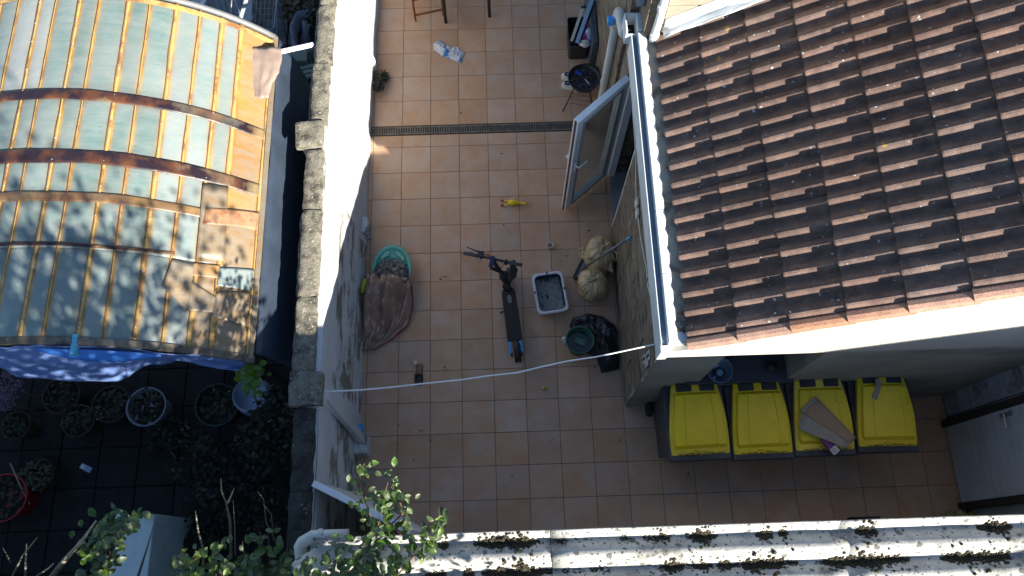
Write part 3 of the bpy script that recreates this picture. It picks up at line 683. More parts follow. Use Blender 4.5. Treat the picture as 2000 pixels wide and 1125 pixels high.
# the purlins fan slightly: they lean with the photographed far ends
lean = [0]*len(PX)
rows = [vault_hit(300, y_).y for y_ in (5, 202, 322, 400, 492)] + [YB]
rows[0] = YF
def wob(x, y): return .010*n3(x, y, 0, 1.6)+.003*n3(x, y, 4, 7)
def stainmat(name, a1, a2, amt):
    m = bpy.data.materials.new(name); m.use_nodes = True; n, l = m.node_tree.nodes, m.node_tree.links; b = n['Principled BSDF']; out = n['Material Output']
    tc = n.new('ShaderNodeTexCoord'); oi = n.new('ShaderNodeObjectInfo')
    def nz(s_, st=(1, 1, 1), d=4, ro=.6):
        v = n.new('ShaderNodeVectorMath'); v.operation = 'MULTIPLY'; v.inputs[1].default_value = st; l.new(tc.outputs['Object'], v.inputs[0])
        t = n.new('ShaderNodeTexNoise'); t.inputs['Scale'].default_value = s_; t.inputs['Detail'].default_value = d; t.inputs['Roughness'].default_value = ro; l.new(v.outputs[0], t.inputs['Vector']); return t.outputs['Fac']
    def mr(f, a, c, e=0., g=1.):
        t = n.new('ShaderNodeMapRange'); t.inputs['From Min'].default_value = a; t.inputs['From Max'].default_value = c; t.inputs['To Min'].default_value = e; t.inputs['To Max'].default_value = g; l.new(f, t.inputs['Value']); return t.outputs[0]
    def mx(f, a, c):
        t = n.new('ShaderNodeMix'); t.data_type = 'RGBA'; l.new(f, t.inputs[0])
        for i_, q in ((6, a), (7, c)):
            if isinstance(q, tuple): t.inputs[i_].default_value = (*q, 1)
            else: l.new(q, t.inputs[i_])
        return t.outputs[2]
    def op(o_, a, c):
        t = n.new('ShaderNodeMath'); t.operation = o_; t.use_clamp = True
        for i_, q in ((0, a), (1, c)):
            if isinstance(q, (int, float)): t.inputs[i_].default_value = q
            else: l.new(q, t.inputs[i_])
        return t.outputs[0]
    def att(nm): t = n.new('ShaderNodeAttribute'); t.attribute_name = nm; return t.outputs['Fac']
    base = mx(mr(nz(1.3, (1, .8, 1)), .38, .64), a1, a2)
    base = mx(mr(nz(5, (.5, 3.2, 1)), .35, .75, 0, .55), base, (.30, .325, .31))
    hs = n.new('ShaderNodeHueSaturation'); l.new(mr(oi.outputs['Random'], 0, 1, .88, 1.1), hs.inputs['Value']); l.new(base, hs.inputs['Color']); base = hs.outputs[0]
    amb = mx(mr(nz(6, (1, .6, 1)), .38, .62), (.52, .31, .08), (.30, .15, .045))
    c = mx(op('MULTIPLY', att('amber'), mr(nz(5, (1, .5, 1)), .25, .6, .55, 1.1)), base, amb)
    brn = mx(mr(nz(4.5, (1, 1, 1)), .36, .56), (.13, .052, .024), (.022, .013, .020))
    c = mx(op('MULTIPLY', att('brown'), mr(nz(7), .3, .6, .55, 1.25)), c, brn)
    c = mx(mr(nz(26, d=2), .70, .76, 0, .5), c, (.10, .10, .07))
    l.new(c, b.inputs['Base Color']); b.inputs['Roughness'].default_value = .34; l.new(mr(nz(9), .3, .7, .24, .5), b.inputs['Roughness'])
    bn = n.new('ShaderNodeBump'); bn.inputs['Strength'].default_value = .35; bn.inputs['Distance'].default_value = .012; l.new(nz(11, (1, 1.6, 1), 5), bn.inputs['Height']); l.new(bn.outputs[0], b.inputs['Normal'])
    t = n.new('ShaderNodeBsdfTranslucent'); mxs = n.new('ShaderNodeMixShader'); mxs.inputs[0].default_value = amt; l.new(c, t.inputs[0]); l.new(b.outputs[0], mxs.inputs[1]); l.new(t.outputs[0], mxs.inputs[2]); l.new(mxs.outputs[0], out.inputs[0])
    return m
M_st = stainmat('teal_stained_fibreglass', (.10, .195, .185), (.215, .28, .27), .22)
M_sp = stainmat('pale_stained_fibreglass', (.21, .29, .28), (.32, .355, .35), .22)
M_sa = stainmat('amber_stained_fibreglass', (.46, .235, .06), (.36, .21, .09), .22)
M_sn = stainmat('tan_stained_fibreglass', (.30, .20, .10), (.27, .20, .13), .22)
def setattrs(o, off, fa, fb):
    me = o.data; A = me.attributes.new('amber', 'FLOAT', 'POINT'); B = me.attributes.new('brown', 'FLOAT', 'POINT')
    for i_, v in enumerate(me.vertices):
        x, y = v.co.x+off.x, v.co.y+off.y; A.data[i_].value = fa(x, y); B.data[i_].value = fb(x, y)
GO = world_loc(gh)
PW = [(.016 if k % 2 else .006) for k in range(len(PX))]; PW[-2] = .020; PW[-4] = .008
def fa_sheet(x, y):
    d = min((abs(x-p)-w_*.5*(1+.4*n3(y, p, 0, 3)), k) for k, (p, w_) in enumerate(zip(PX, PW)))[0]
    return min(1, .95*math.exp(-(max(0, d)/.014)**2)+.14*math.exp(-(d/.05)**2))
def fb_sheet(x, y):
    b = 0
    for yy in rows[1:5]: b = max(b, .35*math.exp(-((y-yy)/.07)**2))
    return b if x < -2.0 else b*.3
def us(k, n_):    # finer columns beside the purlins
    t = k/n_; return .5-.5*math.cos(math.pi*t)
for i in range(len(PX)-1):
    for j in range(5):
        y1, y0 = rows[j], rows[j+1]; xa, xb = PX[i], PX[i+1]
        if i == len(PX)-2: mm = M_sa if j < 3 else M_sn
        elif i == len(PX)-3: mm = M_sp if j < 2 else M_sn
        elif i in (len(PX)-4, len(PX)-5): mm = M_sp
        elif i < 4: mm = M_sp if j == 0 and i > 1 else M_st
        else: mm = M_st
        m = MB()
        def f(u, v):
            uu = us(u, 1); x = xa+(xb-xa)*uu; y = y0-.03+(y1-y0+.03)*v
            return (x, y, vz(x)+wob(x, y)+.005*math.sin(math.pi*uu)+.004*(1-v))
        m.grid(f, 16, 14); o = m.build('roof_sheet', mm, gh, smooth=True, solid=.003, world=True); setattrs(o, GO, fa_sheet, fb_sheet)
# patches on the damaged corner
def patch(poly_px, mm, lift_, nm='patch_sheet'):
    c = [vault_hit(*p) for p in poly_px]
    m = MB(); a, b, c_, d = c
    def f(u, v):
        p = a.lerp(b, u).lerp(d.lerp(c_, u), v); return (p.x, p.y, vz(p.x)+wob(p.x, p.y)+lift_)
    m.grid(f, 8, 8); m.build(nm, mm, gh, smooth=True, solid=.003, world=True)
patch([(338, 508), (382, 518), (365, 610), (320, 560)], M_sn, .020)
patch([(380, 515), (432, 520), (428, 545), (378, 540)], M_sa, .020)
patch([(398, 360), (448, 366), (440, 512), (385, 505)], M_sn, .019)
patch([(430, 524), (498, 528), (492, 570), (426, 560)], M_sp, .022)
patch([(372, 548), (428, 585), (420, 612), (366, 608)], M_sn, .019)
patch([(424, 572), (490, 572), (486, 640), (416, 620)], M_sn, .021)
patch([(404, 408), (508, 418), (504, 450), (398, 440)], M_tanlap, .024)
# curled torn sheet at the top right corner
m = MB(); c0, c1, c2, c3 = at(486, 95, 2.02), at(548, 92, 1.98), at(530, 190, 1.98), at(494, 195, 1.98)
def f(u, v):
    p = c0.lerp(c1, u).lerp(c3.lerp(c2, u), v); return (p.x+.03*math.sin(5*v)*u+.012*n3(v*9, u, 3)*(u > .9), p.y+.02*n3(u*3, v*3), p.z+.008*math.sin(math.pi*u)+.012*n3(u, v, 2, 5)-.02*max(0, u-.8)*3)
m.grid(f, 12, 16); m.build('torn_sheet', M_peach, gh, smooth=True, solid=.003, world=True)
# lap bands (arched across)
for k, (yy, wd_, mm, xr_, br_) in enumerate(((rows[1], .10, M_st, -1.31, 1.1), (rows[2], .125, M_st, -1.31, 1.3), (rows[3], .085, M_sn, -1.62, .5), (rows[4], .030, M_sn, -1.80, .75))):
    m = MB()
    def f(u, v):
        x = PX[0]+(xr_-PX[0])*u; w_ = wd_*(1+.12*n3(x, k, 7, 3)); y = yy-w_/2+w_*v; return (x, y+.010*n3(x, k, 0, 2), vz(x)+wob(x, y)+.013+.002*math.sin(math.pi*v))
    m.grid(f, 110, 5); o = m.build('lap_band', mm, gh, smooth=True, solid=.002, world=True)
    def fb(x, y): return max(0, min(1, br_*(1.05-max(0, x+2.25)*.95)*(.85+.5*n3(x, y*3, k, 3))+.6*br_*math.exp(-((x+1.42)/.05)**2))*1.5)
    def fa(x, y): return .55+.3*n3(x, y, 3, 4)
    setattrs(o, GO, fa, fb)
# purlins: thin golden strips, ragged, with a brown side
for i in range(len(PX)):
    x = PX[i]; wd_ = PW[i]*1.35
    m = MB()
    def f(u, v):
        y = YB+(YF-YB)*u; w_ = wd_*(1+.5*n3(y, i, 0, 3.5)); xx = x+.004*n3(y, i, 5, 1.5)-w_/2+w_*v; return (xx, y, vz(xx)+wob(xx, y)+.0085)
    m.grid(f, 90, 2); o = m.build('purlin', M_gold, gh, smooth=True, solid=.002, world=True)
    m = MB()
    def f(u, v):
        y = YB+(YF-YB)*u; w_ = wd_*(1+.5*n3(y, i, 0, 3.5)); xx = x+.004*n3(y, i, 5, 1.5)-w_/2-.004-.005*max(0, n3(y, i, 2, 4))+.006*v; return (xx, y, vz(xx)+wob(xx, y)+.0092)
    m.grid(f, 90, 1); m.build('purlin_edge', M_pbrown, gh, smooth=True, solid=.001, world=True)
m = MB()
for i in range(1, len(PX)-1, 2):
    for k in range(14):
        y = YB+.1+.22*k+rnd.uniform(-.03, .03); m.lathe([(.006, 0), (.006, .003), (.002, .006)], 6, (PX[i]+rnd.uniform(-.004, .004), y, vz(PX[i])+wob(PX[i], y)+.010))
m.build('nails', M_nail, gh, world=True, kind='stuff')
# end trims and frame
m = MB(); m.tube([(PX[0]+(-1.29-PX[0])*k/40, YF+.03, vz(PX[0]+(-1.29-PX[0])*k/40)+.005) for k in range(41)], .028, 8); m.build('far_arch_trim', mat('grey_trim_plastic', (.17, .175, .18), (.13, .135, .14), 5, .5), gh, smooth=True, world=True)
m = MB()
for k in range(40):
    a = PX[0]+(-1.29-PX[0])*k/40; b = PX[0]+(-1.29-PX[0])*(k+1)/40; m.bar((a, YF-.05, vz(a)+.016), (b, YF-.05, vz(b)+.016), .05, .004)
m.build('far_arch_edge', M_gold, gh, world=True)
m = MB()
for k in range(40):
    a = PX[0]+(-1.27-PX[0])*k/40; b = PX[0]+(-1.27-PX[0])*(k+1)/40; m.bar((a, YB-.03, vz(a)-.002), (b, YB-.03, vz(b)-.002), .055, .04)
m.build('near_arch_trim', mat('grimy_timber', (.09, .07, .05), (.16, .14, .11), 6, .8, .3, c3=(.03, .03, .03), s3=5), gh, world=True)
m = MB(); m.bar((-1.275, YB-.03, vz(-1.3)+.0), (-1.275, YF+.02, vz(-1.3)+.0), .035, .03); m.build('edge_rail', M_sn, gh, world=True)
for (x, y) in ((-1.30, YB), (-1.30, -1.4), (-1.30, YF), (-4.5, YB), (-4.5, YF)): m = MB(); m.box((x-.03, y-.03, 0), (x+.03, y+.03, vz(x)-.03)); m.build('post', M_dwood, gh, world=True)
# side sheet and front tarp
def side(u, v):
    y = YB+.02+(YF-YB)*u; bul = math.sin(math.pi*v)**.8
    return (-1.262+.20*bul*(.75+.3*math.sin(3*u+1))+.02*n3(y, v, 0, 3), y, vz(-1.3)-.03-1.8*v)
m = MB(); m.grid(side, 50, 24); tag(m.build('side_sheet', M_tarpd, None, smooth=True, solid=.004), 'dark slate sheet hanging down the wall side of the glasshouse', 'tarpaulin')
lowpx = [(-70, 705), (0, 717), (50, 736), (130, 748), (230, 741), (300, 714), (350, 706), (400, 716), (462, 722)]
def tl(u, z):
    t = u*(len(lowpx)-1); i = min(int(t), len(lowpx)-2); t -= i; a, b = lowpx[i], lowpx[i+1]
    return at(a[0]+(b[0]-a[0])*t, a[1]+(b[1]-a[1])*t, z)
def tarp(u, v):
    x0 = PX[0]+.05+(-1.36-PX[0])*u; a = Vector((x0, YB-.06, vz(x0)-.02)); b = tl(u, 1.95-.35*u*0-.15*u)
    p = a.lerp(b, v); s = math.sin(math.pi*v)
    p.z += -.02*s+.05*s*math.sin(u*22+3*v)*.6+.05*n3(u*9, v*4, 0)*(.3+v)+.025*(1-abs(n3(u*16+v*3, v*2, 4))*2); p.y += .03*n3(u*7, v*3, 5)
    return p
m = MB(); m.grid(tarp, 90, 24); tag(m.build('blue_tarpaulin', M_tarp, None, smooth=True, solid=.004), 'pale blue tarpaulin awning slung below the front of the glasshouse', 'tarpaulin')
m = MB()
def hem(u, v):
    x0 = -2.62+(.80)*u; a = Vector((x0, YB-.085, vz(x0)+.0)); return (a.x, a.y-(.05*math.sin(math.pi*u)+.015)*v, a.z-.03-.10*v*math.sin(math.pi*u)+.02)
m.grid(hem, 20, 4); tag(m.build('blue_flap', M_tarpb, None, smooth=True, solid=.003), 'strong blue flap folded over the top edge of the pale tarpaulin', 'tarpaulin')
p = at(145, 660, 2.56); m = MB(); m.box((p.x-.02, p.y-.12, 2.50), (p.x+.02, p.y+.03, 2.56)); tag(m.build('blue_clamp', M_skyb, None, bevel=.004), 'blue strap clamp gripping the front edge of the glasshouse roof', 'clamp')
m = MB(); m.tube([at(520, 392, 1.75), at(598, 462, 1.15)], .022, 8); tag(m.build('grey_prop_pole', M_wpvc, None, smooth=True), 'pale pole slanting from the glasshouse edge to the white wall', 'pole')
m = MB(); m.bar(at(540, 103, 1.85), at(612, 87, 1.78), .035, .03); tag(m.build('white_batten', M_wpvc, None, bevel=.003), 'white batten sticking out of the torn glasshouse corner towards the wall', 'batten')
m = MB(); m.tube([at(497, 78, 1.8), at(545, 100, 1.8)], .02, 8); tag(m.build('rolled_plastic', M_wpvc, None, smooth=True), 'roll of clear plastic behind the torn glasshouse corner', 'plastic roll')

# ================================================================== wheelie bins
def make_bin(label):
    t = thing('wheelie_bin', label, 'wheelie bin', (0, 0, 0), 0, 'yellow lidded bins along the gable wall')
    m = MB(); n = 8; rings = []
    for (z, hw, yf, yb) in ((.05, .215, -.52, -.03), (.10, .225, -.54, -.02), (.84, .268, -.625, 0), (.86, .280, -.672, .012), (.925, .280, -.672, .012), (.93, .270, -.66, 0)):
        rings.append([m.V(q) for q in ((-hw, yf, z), (hw, yf, z), (hw, yb, z), (-hw, yb, z))])
    for a, b in zip(rings, rings[1:]):
        for j in range(4): m.F(a[j], a[(j+1) % 4], b[(j+1) % 4], b[j])
    m.F(*rings[0][::-1]); m.F(*rings[-1]); m.build('body', M_bin, t, bevel=.018)
    # lid: skirt plate, raised centre panel
    def hwid(v): return .208+.058*math.sin(min(1, v*1.2)*math.pi/2)
    def dome(v): return .968+.070*math.sin(math.pi*(1-v)*.62+.15)-.022*v*v
    m = MB(); nv = 16; P = []
    for j in range(nv+1):
        v = j/nv; y = .015-.635*v; h = hwid(v); z = dome(v)
        P.append([m.V((x*h, y, z - .030*abs(x)**3 - (.05 if abs(x) > .99 else 0)*0)) for x in (-1, -.8, -.5, 0, .5, .8, 1)] + [m.V((h, y, z-.075))])
        P[-1].insert(0, m.V((-h, y, z-.075)))
    for j in range(nv):
        for i in range(8):
            if j < 2 and i in (2, 3, 4, 5, ) and False: continue
            m.F(P[j][i], P[j][i+1], P[j+1][i+1], P[j+1][i])
    m.F(*P[-1]); m.F(*P[0][::-1])
    lid = m.build('lid', M_yel, t, bevel=.006, smooth=False)
    m = MB(); Q = []
    v0, v1 = .13, .925
    for j in range(nv+1):
        v = v0+(v1-v0)*j/nv; y = .015-.635*v; h = hwid(v)-.028; z = dome(v)
        e = .034 if 0 < j < nv else -.005
        row = []
        h *= (1, .985, .94)[max(0, j-nv+2)]
        for x in (-1, -.97, -.60, -.575, -.55, 0, .55, .575, .60, .97, 1):
            g = -.005 if abs(x) == 1 else (e-.006 if abs(x) == .575 else e)
            row.append(m.V((x*h, y, z-.030*abs(x*h/hwid(v))**3+g)))
        Q.append(row)
    for j in range(nv):
        for i in range(10): m.F(Q[j][i], Q[j][i+1], Q[j+1][i+1], Q[j+1][i])
    m.build('raised_panel', M_yel, lid, smooth=False)
    m = MB(); v = .955
    for k in range(26):
        a = rnd.uniform(-.75, .75); q = v0+(v1-v0)*(1-abs(rnd.gauss(0, .02)))-.012
        h = hwid(q); z = dome(q); y = .015-.70*q
        x = a*h; m.box((x-rnd.uniform(.006, .03), y-.003, z+.034), (x+rnd.uniform(.006, .03), y+rnd.uniform(.001, .006), z+.038))
    m.build('grime', M_grime, lid, kind='stuff')
    for s in (-1, 1):
        m = MB(); m.box((s*.035 if s > 0 else -.175, -.062, dome(.06)-.03), (.175 if s > 0 else -.035, .019, dome(.06)+.006)); m.build('handle_recess', M_pblack, lid, bevel=.006)
        m = MB(); m.tube([(s*.04, .01, dome(.03)+.012), (s*.17, .01, dome(.03)+.012)], .012, 8); m.build('handle', M_pblack, t, smooth=True)
        m = MB(); m.tube([(s*.245, -.02, .10), (s*.295, -.02, .10)], .10, 18); wh = m.build('wheel', M_rubber, t, bevel=.01)
    m = MB(); m.tube([(-.25, -.02, .10), (.25, -.02, .10)], .011, 6); m.build('axle', M_metal, t)
    return t
bins = [make_bin('leftmost yellow lidded bin, closest to the corner of the brown wall')]
for l in ('second yellow lidded bin from the brown wall, nothing lying on its lid', 'yellow lidded bin with brown cardboard lying on its lid', 'rightmost yellow lidded bin with a crumpled strip on its lid'):
    b = copy_tree(bins[0]); b['label'] = l; bins.append(b)
BX = [2.515, 3.085, 3.655, 4.235]
for k, b in enumerate(bins): b.location = (BX[k], -3.135-.0*k+(.03, .02, .035, .05)[k]-.005, 0); b.rotation_euler = (0, 0, (.02, .012, .0, -.012)[k])

# cardboard, carton and strip on the lids
def lid_at(px, py): return at(px, py, 1.04)
def quad_sheet(name, px, mm, dz=0., th=.004, zs=None, seg=6, wave=.004):
    c = [at(p[0], p[1], (zs[i] if zs else 1.035)+dz) for i, p in enumerate(px)]
    m = MB()
    def f(u, v): p = c[0].lerp(c[1], u).lerp(c[3].lerp(c[2], u), v); return (p.x, p.y, p.z+wave*n3(u*3, v*3, dz*100))
    m.grid(f, seg, seg); return m.build(name, mm, None, smooth=True, solid=th)
cb = thing('flattened_box', 'flattened brown cardboard box lying across the third bin lid', 'cardboard', (3.6, -3.4, 1.06))
def qs(name, px, mm, parent, zs, th=.004, wave=.003):
    c = [at(p[0], p[1], zs[i]) for i, p in enumerate(px)]; m = MB()
    def f(u, v): p = c[0].lerp(c[1], u).lerp(c[3].lerp(c[2], u), v); return (p.x, p.y, p.z+wave*n3(u*3, v*3, zs[0]*77))
    m.grid(f, 6, 6); return m.build(name, mm, parent, smooth=True, solid=th, world=True)
qs('brown_flap', [(1594, 775), (1672, 855), (1655, 872), (1564, 803)], M_card, cb, [1.085, 1.07, 1.07, 1.085])
qs('grey_flap', [(1566, 806), (1662, 866), (1652, 876), (1560, 838)], M_cardg, cb, [1.095, 1.08, 1.085, 1.075])
qs('torn_edge', [(1563, 802), (1592, 774), (1597, 778), (1568, 807)], M_cardg, cb, [1.09]*4)
pc = thing('purple_carton', 'small purple and white carton under the cardboard on the third bin', 'carton', (3.66, -3.76, 1.04))
a, b, c, d = [at(*p, 1.045) for p in ((1612, 862), (1645, 876), (1637, 887), (1617, 872))]
m = MB(); dv = (at(1631, 883, 1.045)-at(1606, 853, 1.045)); ln = dv.length; ctr = at(1620, 869, 1.045); an = math.atan2(dv.y, dv.x)
RM = Matrix.Rotation(an, 3, 'Z')
m.box((ctr.x-.09, ctr.y-.036, 1.035), (ctr.x+.09, ctr.y+.036, 1.062), RM); m.build('box', M_purple, pc, bevel=.002, world=True)
m = MB(); m.xf = Matrix.Translation((ctr.x, ctr.y, 0)) @ RM.to_4x4()
m.box((.03, -.034, 1.0625), (.088, .034, 1.064))
m.build('white_panel', M_print, pc, world=True)
m = MB(); m.xf = Matrix.Translation((ctr.x, ctr.y, 0)) @ RM.to_4x4()
for k in range(5): m.box((.038+k*.009, -.026, 1.0645), (.042+k*.009, .006, 1.0652))
m.box((.040, .014, 1.0645), (.080, .020, 1.0652)); m.build('printed_lines', M_purple, pc, world=True)
sp = [at(x, y, 1.075) for x, y in ((1714, 740), (1716, 752), (1713, 765), (1708, 778))]
m = MB(); 
for k in range(3): m.bar(sp[k], sp[k+1]+(sp[k+1]-sp[k])*.08, .046, .008)
tag(m.build('crumpled_strip', M_cardg, None, bevel=.003), 'crumpled grey cardboard strip lying on the rightmost bin lid', 'cardboard strip')
# glass bowl on the window sill
bp = at(1404, 722, 1.14); bo = thing('glass_bowl', 'clear round bowl holding tape rolls on the slate window sill', 'bowl', (at(1404, 724, 1.18).x, max(at(1404, 724, 1.18).y, -3.12), 1.12))
m = MB(); m.lathe([(.05, .005), (.085, .03), (.115, .08), (.12, .10), (.112, .10), (.105, .08), (.078, .036), (.04, .012)], 28); m.build('bowl', mat('milky_glass', (.30, .48, .62), (.25, .42, .56), 4, .15, .0, trans=.55, spec=.6), bo, smooth=True)
m = MB(); m.lathe([(.026, 0), (.052, 0), (.052, .03), (.026, .03)], 24, (.005, -.02, .035)); tr = m.build('tape_roll', M_pblack, bo, bevel=.002)
m = MB(); m.lathe([(.001, .0), (.028, .0), (.028, .004), (.001, .004)], 20, (.005, -.02, .066)); m.build('tape_core', M_skyb, bo)
m = MB(); m.box((-.05, .03, .05), (.0, .07, .075), Matrix.Rotation(.5, 3, 'Z')); m.box((-.07, -.06, .05), (-.01, -.045, .06), Matrix.Rotation(.9, 3, 'Z')); m.build('small_parts', M_paleb, bo, bevel=.002)
m = MB(); m.lathe([(.03, 0), (.045, .02), (.045, .06), (.03, .07)], 14, (0, 0, 0), wob=.2); o = m.build('dark_jar', M_pblack, None, smooth=True); o.location = (3.2, -3.0, 1.12); tag(o, 'dark jar in the shadow at the right end of the window sill', 'jar')

# ================================================================== scooter
sc = thing('electric_scooter', 'black electric kick scooter with blue rear fork trim parked on the tiles', 'scooter', at(996, 600, 0))
F0 = at(990, 546, .13); F0.z = .13
D0, D1 = at(992, 562, .155), at(1006, 664, .155); D0.z = D1.z = .155
dv = (D1-D0).normalized(); sv = Vector((dv.y, -dv.x, 0))  # sv points left
def dk(a, b): p = D0+dv*a+sv*b; return p
L = (D1-D0).length
m = MB(); pts = []
for (a, h) in ((-.005, .035), (.005, .052), (.03, .068), (.06, .074), (L-.03, .080), (L-.005, .078), (L, .072)): pts.append((a, h))
poly = [dk(a, h) for a, h in pts] + [dk(a, -h) for a, h in pts[::-1]]
m.prism([(p.x, p.y) for p in poly], .095, .150); m.build('deck', M_pblack, sc, bevel=.008, world=True)
m = MB(); poly = [dk(a+.008, h-.009) for a, h in pts] + [dk(a+.008-.016*(a > .3), -(h-.009)) for a, h in pts[::-1]]
m.prism([(p.x, p.y) for p in poly], .150, .155); mt_ = m.build('grip_mat', M_deck, sc, bevel=.002, world=True)
# PRO badge, reads along the deck
bc = at(995, 584, .157); bc.z = .1555
m = MB(); m.xf = Matrix.Translation(bc) @ Matrix.Rotation(math.atan2(dv.y, dv.x), 4, 'Z')
ov = []
for k in range(20):
    t = 2*math.pi*k/20; cx = .020 if math.cos(t) > 0 else -.020; ov.append((cx+.020*math.cos(t), .019*math.sin(t)))
ring_o = [m.V((x, y, .0012)) for x, y in ov]; ring_i = [m.V((x*.90, y*.86, .0012)) for x, y in ov]
for k in range(20): m.F(ring_o[k], ring_o[(k+1) % 20], ring_i[(k+1) % 20], ring_i[k])
m.build('badge_ring', M_print, sc, world=True)
tcu = bpy.data.curves.new('txt', 'FONT'); tcu.body = 'PRO'; tcu.size = .024; tcu.align_x = 'CENTER'; tcu.align_y = 'CENTER'; tcu.extrude = .0004
to = bpy.data.objects.new('txt', tcu); COL.objects.link(to); to.parent = sc; to.location = bc+Vector((0, 0, .0012))-world_loc(sc); to.rotation_euler = (0, 0, math.atan2(dv.y, dv.x)); to.data.materials.append(M_print)
bpy.context.view_layer.update(); tme = bpy.data.meshes.new_from_object(to); t2_ = bpy.data.objects.new('badge_lettering', tme); COL.objects.link(t2_); t2_.parent = sc; t2_.location = to.location; t2_.rotation_euler = to.rotation_euler; bpy.data.objects.remove(to)
# rear wheel, fender, fork plates
rw = dk(L+.10, -.004); rw.z = .108
def wheel(c, ax_, r, wd, nm):
    m = MB(); q = Vector((0, 0, 1)).rotation_difference(ax_)
    m.xf = Matrix.Translation(c) @ q.to_matrix().to_4x4()
    m.lathe([(r*.62, -wd*.4), (r*.9, -wd/2), (r, -wd*.25), (r, wd*.25), (r*.9, wd/2), (r*.62, wd*.4)], 28)
    t = m.build(nm, M_rubber, sc, smooth=True, world=True)
    m = MB(); m.xf = Matrix.Translation(c) @ q.to_matrix().to_4x4(); m.lathe([(r*.15, -wd*.45), (r*.6, -wd*.42), (r*.6, wd*.42), (r*.15, wd*.45)], 20); m.build('rim', M_pblack, t, world=False) if False else m.build('hub', M_pblack, sc, world=True)
wheel(rw, sv, .108, .052, 'rear_wheel')
m = MB()
def fend(u, v):
    t = -.35+2.15*u; r = .125; d = (v-.5)*.066
    p = rw+sv*d+dv*(math.sin(t)*r)+Vector((0, 0, math.cos(t)*r-.010*abs(v-.5)**2*8)); return p
m.grid(fend, 16, 6); m.build('rear_mudguard', M_pblack, sc, smooth=True, solid=.004, world=True)
for s in (-1, 1):
    m = MB(); a = dk(L+.005, .056*s); b = dk(L+.135, .060*s); a.z = b.z = .125; m.bar(a, b, .026, .045); m.build('fork_plate', M_blue, sc, bevel=.004, world=True)
    m = MB(); a = dk(L+.11, .052*s); b = dk(L+.165, .052*s); a.z = b.z = .105; m.bar(a, b, .018, .04); m.build('axle_mount', M_pblack, sc, bevel=.003, world=True)
# stem, front wheel, bars
hbc = at(963, 507, 1.0)
stem0 = dk(-.045, .0); stem0.z = .17; top = at(987, 520, .93)
grL, grR = at(905, 494, 1.0), at(1020, 518, 1.0)
hc = grL.lerp(grR, .5); top = hc+Vector((0, -.0, -.03))
stem0 = at(990, 551, .17)
m = MB(); m.tube([stem0, stem0.lerp(top, .2)], .034, 12); m.tube([stem0.lerp(top, .14), stem0.lerp(top, .30)], .042, 12); m.build('headset', M_pblack, sc, smooth=True, world=True)
m = MB(); m.tube([stem0.lerp(top, .2), top], .021, 12); m.build('stem', M_pblack, sc, smooth=True, world=True)
m = MB(); q = dk(.0, 0); q.z = .15; m.tube([q+dv*.03, stem0+Vector((0, 0, .02))], [.036, .03], 10); m.build('neck', M_pblack, sc, smooth=True, world=True)
fwv = (stem0-top); fw_ = Vector((stem0.x+.015, stem0.y+.055, .108)); hx = (grR-grL).normalized(); hx.z = 0
wheel(fw_, hx.normalized(), .108, .05, 'front_wheel')
m = MB(); fy = Vector((-hx.y, hx.x, 0)).normalized()
def ff(u, v):
    t = -1.3+2.2*u; r = .128; d = (v-.5)*.07
    return fw_+hx.normalized()*d+fy*(math.sin(t)*r)+Vector((0, 0, math.cos(t)*r))
m.grid(ff, 14, 4); m.build('front_mudguard', M_pblack, sc, smooth=True, solid=.004, world=True)
for s in (-1, 1):
    m = MB(); m.bar(fw_+hx*.038*s, stem0+hx*.03*s+Vector((0, 0, .05)), .016, .03); m.build('fork_leg', M_pblack, sc, world=True)
m = MB(); m.tube([grL.lerp(grR, .10), grL.lerp(grR, .5)+Vector((0, .0, .01)), grL.lerp(grR, .9)], .0125, 12); m.build('handlebar', M_pblack, sc, smooth=True, world=True)
for a, b, nm in ((0, .26, 'left_grip'), (.72, 1, 'right_grip')):
    m = MB(); m.tube([grL.lerp(grR, a), grL.lerp(grR, a+.01), grL.lerp(grR, b)], [.013, .018, .0165], 12); m.build(nm, M_grip, sc, smooth=True, world=True)
m = MB(); a = grL.lerp(grR, .30); m.tube([a+hx*-.012, a+hx*.02], .024, 10); m.box(tuple(a+Vector((-.03, -.005, -.01))), tuple(a+Vector((.03, .05, .018)))); m.build('lever_clamp', M_pblack, sc, bevel=.004, world=True)
m = MB(); m.tube([a+Vector((.03, .045, .01)), a+Vector((-.03, .052, .012)), a+Vector((-.11, .085, .012)), a+Vector((-.135, .105, .01))], [.008, .007, .006, .005], 8); m.build('brake_lever', M_metal if False else M_pblack, sc, smooth=True, world=True)
m = MB()
for k in range(12):
    t = 2*math.pi*k/12; t2 = 2*math.pi*(k+1)/12
c0 = at(934, 506, .96); m.tube([c0+Vector((.022*math.cos(t), .028*math.sin(t), 0)) for t in [2*math.pi*k/12 for k in range(13)]], .0035, 6); m.build('bell_loop', M_metal, sc, world=True)
ph = thing('phone_holder', 'boxy navy blue phone bracket clamped to the middle of the handlebar', 'bracket', at(960, 510, 1.03))
m = MB(); p0, p1 = at(963, 500, 1.05), at(958, 522, 1.0); m.bar(p0, p1, .038, .045); m.build('bracket', mat('navy_plastic', (.015, .02, .07), (.02, .025, .08), 9, .5), ph, bevel=.005, world=True)
m = MB(); m.bar(at(958, 523, .98), at(984, 533, .85), .028, .03); m.build('display_arm', M_pblack, sc, bevel=.004, world=True)
for nm, px, py, z, r in (('stem_clamp', 1002, 528, .62, .05), ('fold_latch', 986, 536, .5, .035), ('side_hook', 1004, 537, .5, .028), ('throttle', 988, 512, 1.0, .022)):
    p = at(px, py, z); m = MB(); m.lathe([(r*.6, -.04), (r, -.03), (r*.95, .03), (r*.5, .045)], 10, p, wob=.3); m.build(nm, M_pblack, sc, bevel=.004, world=True)
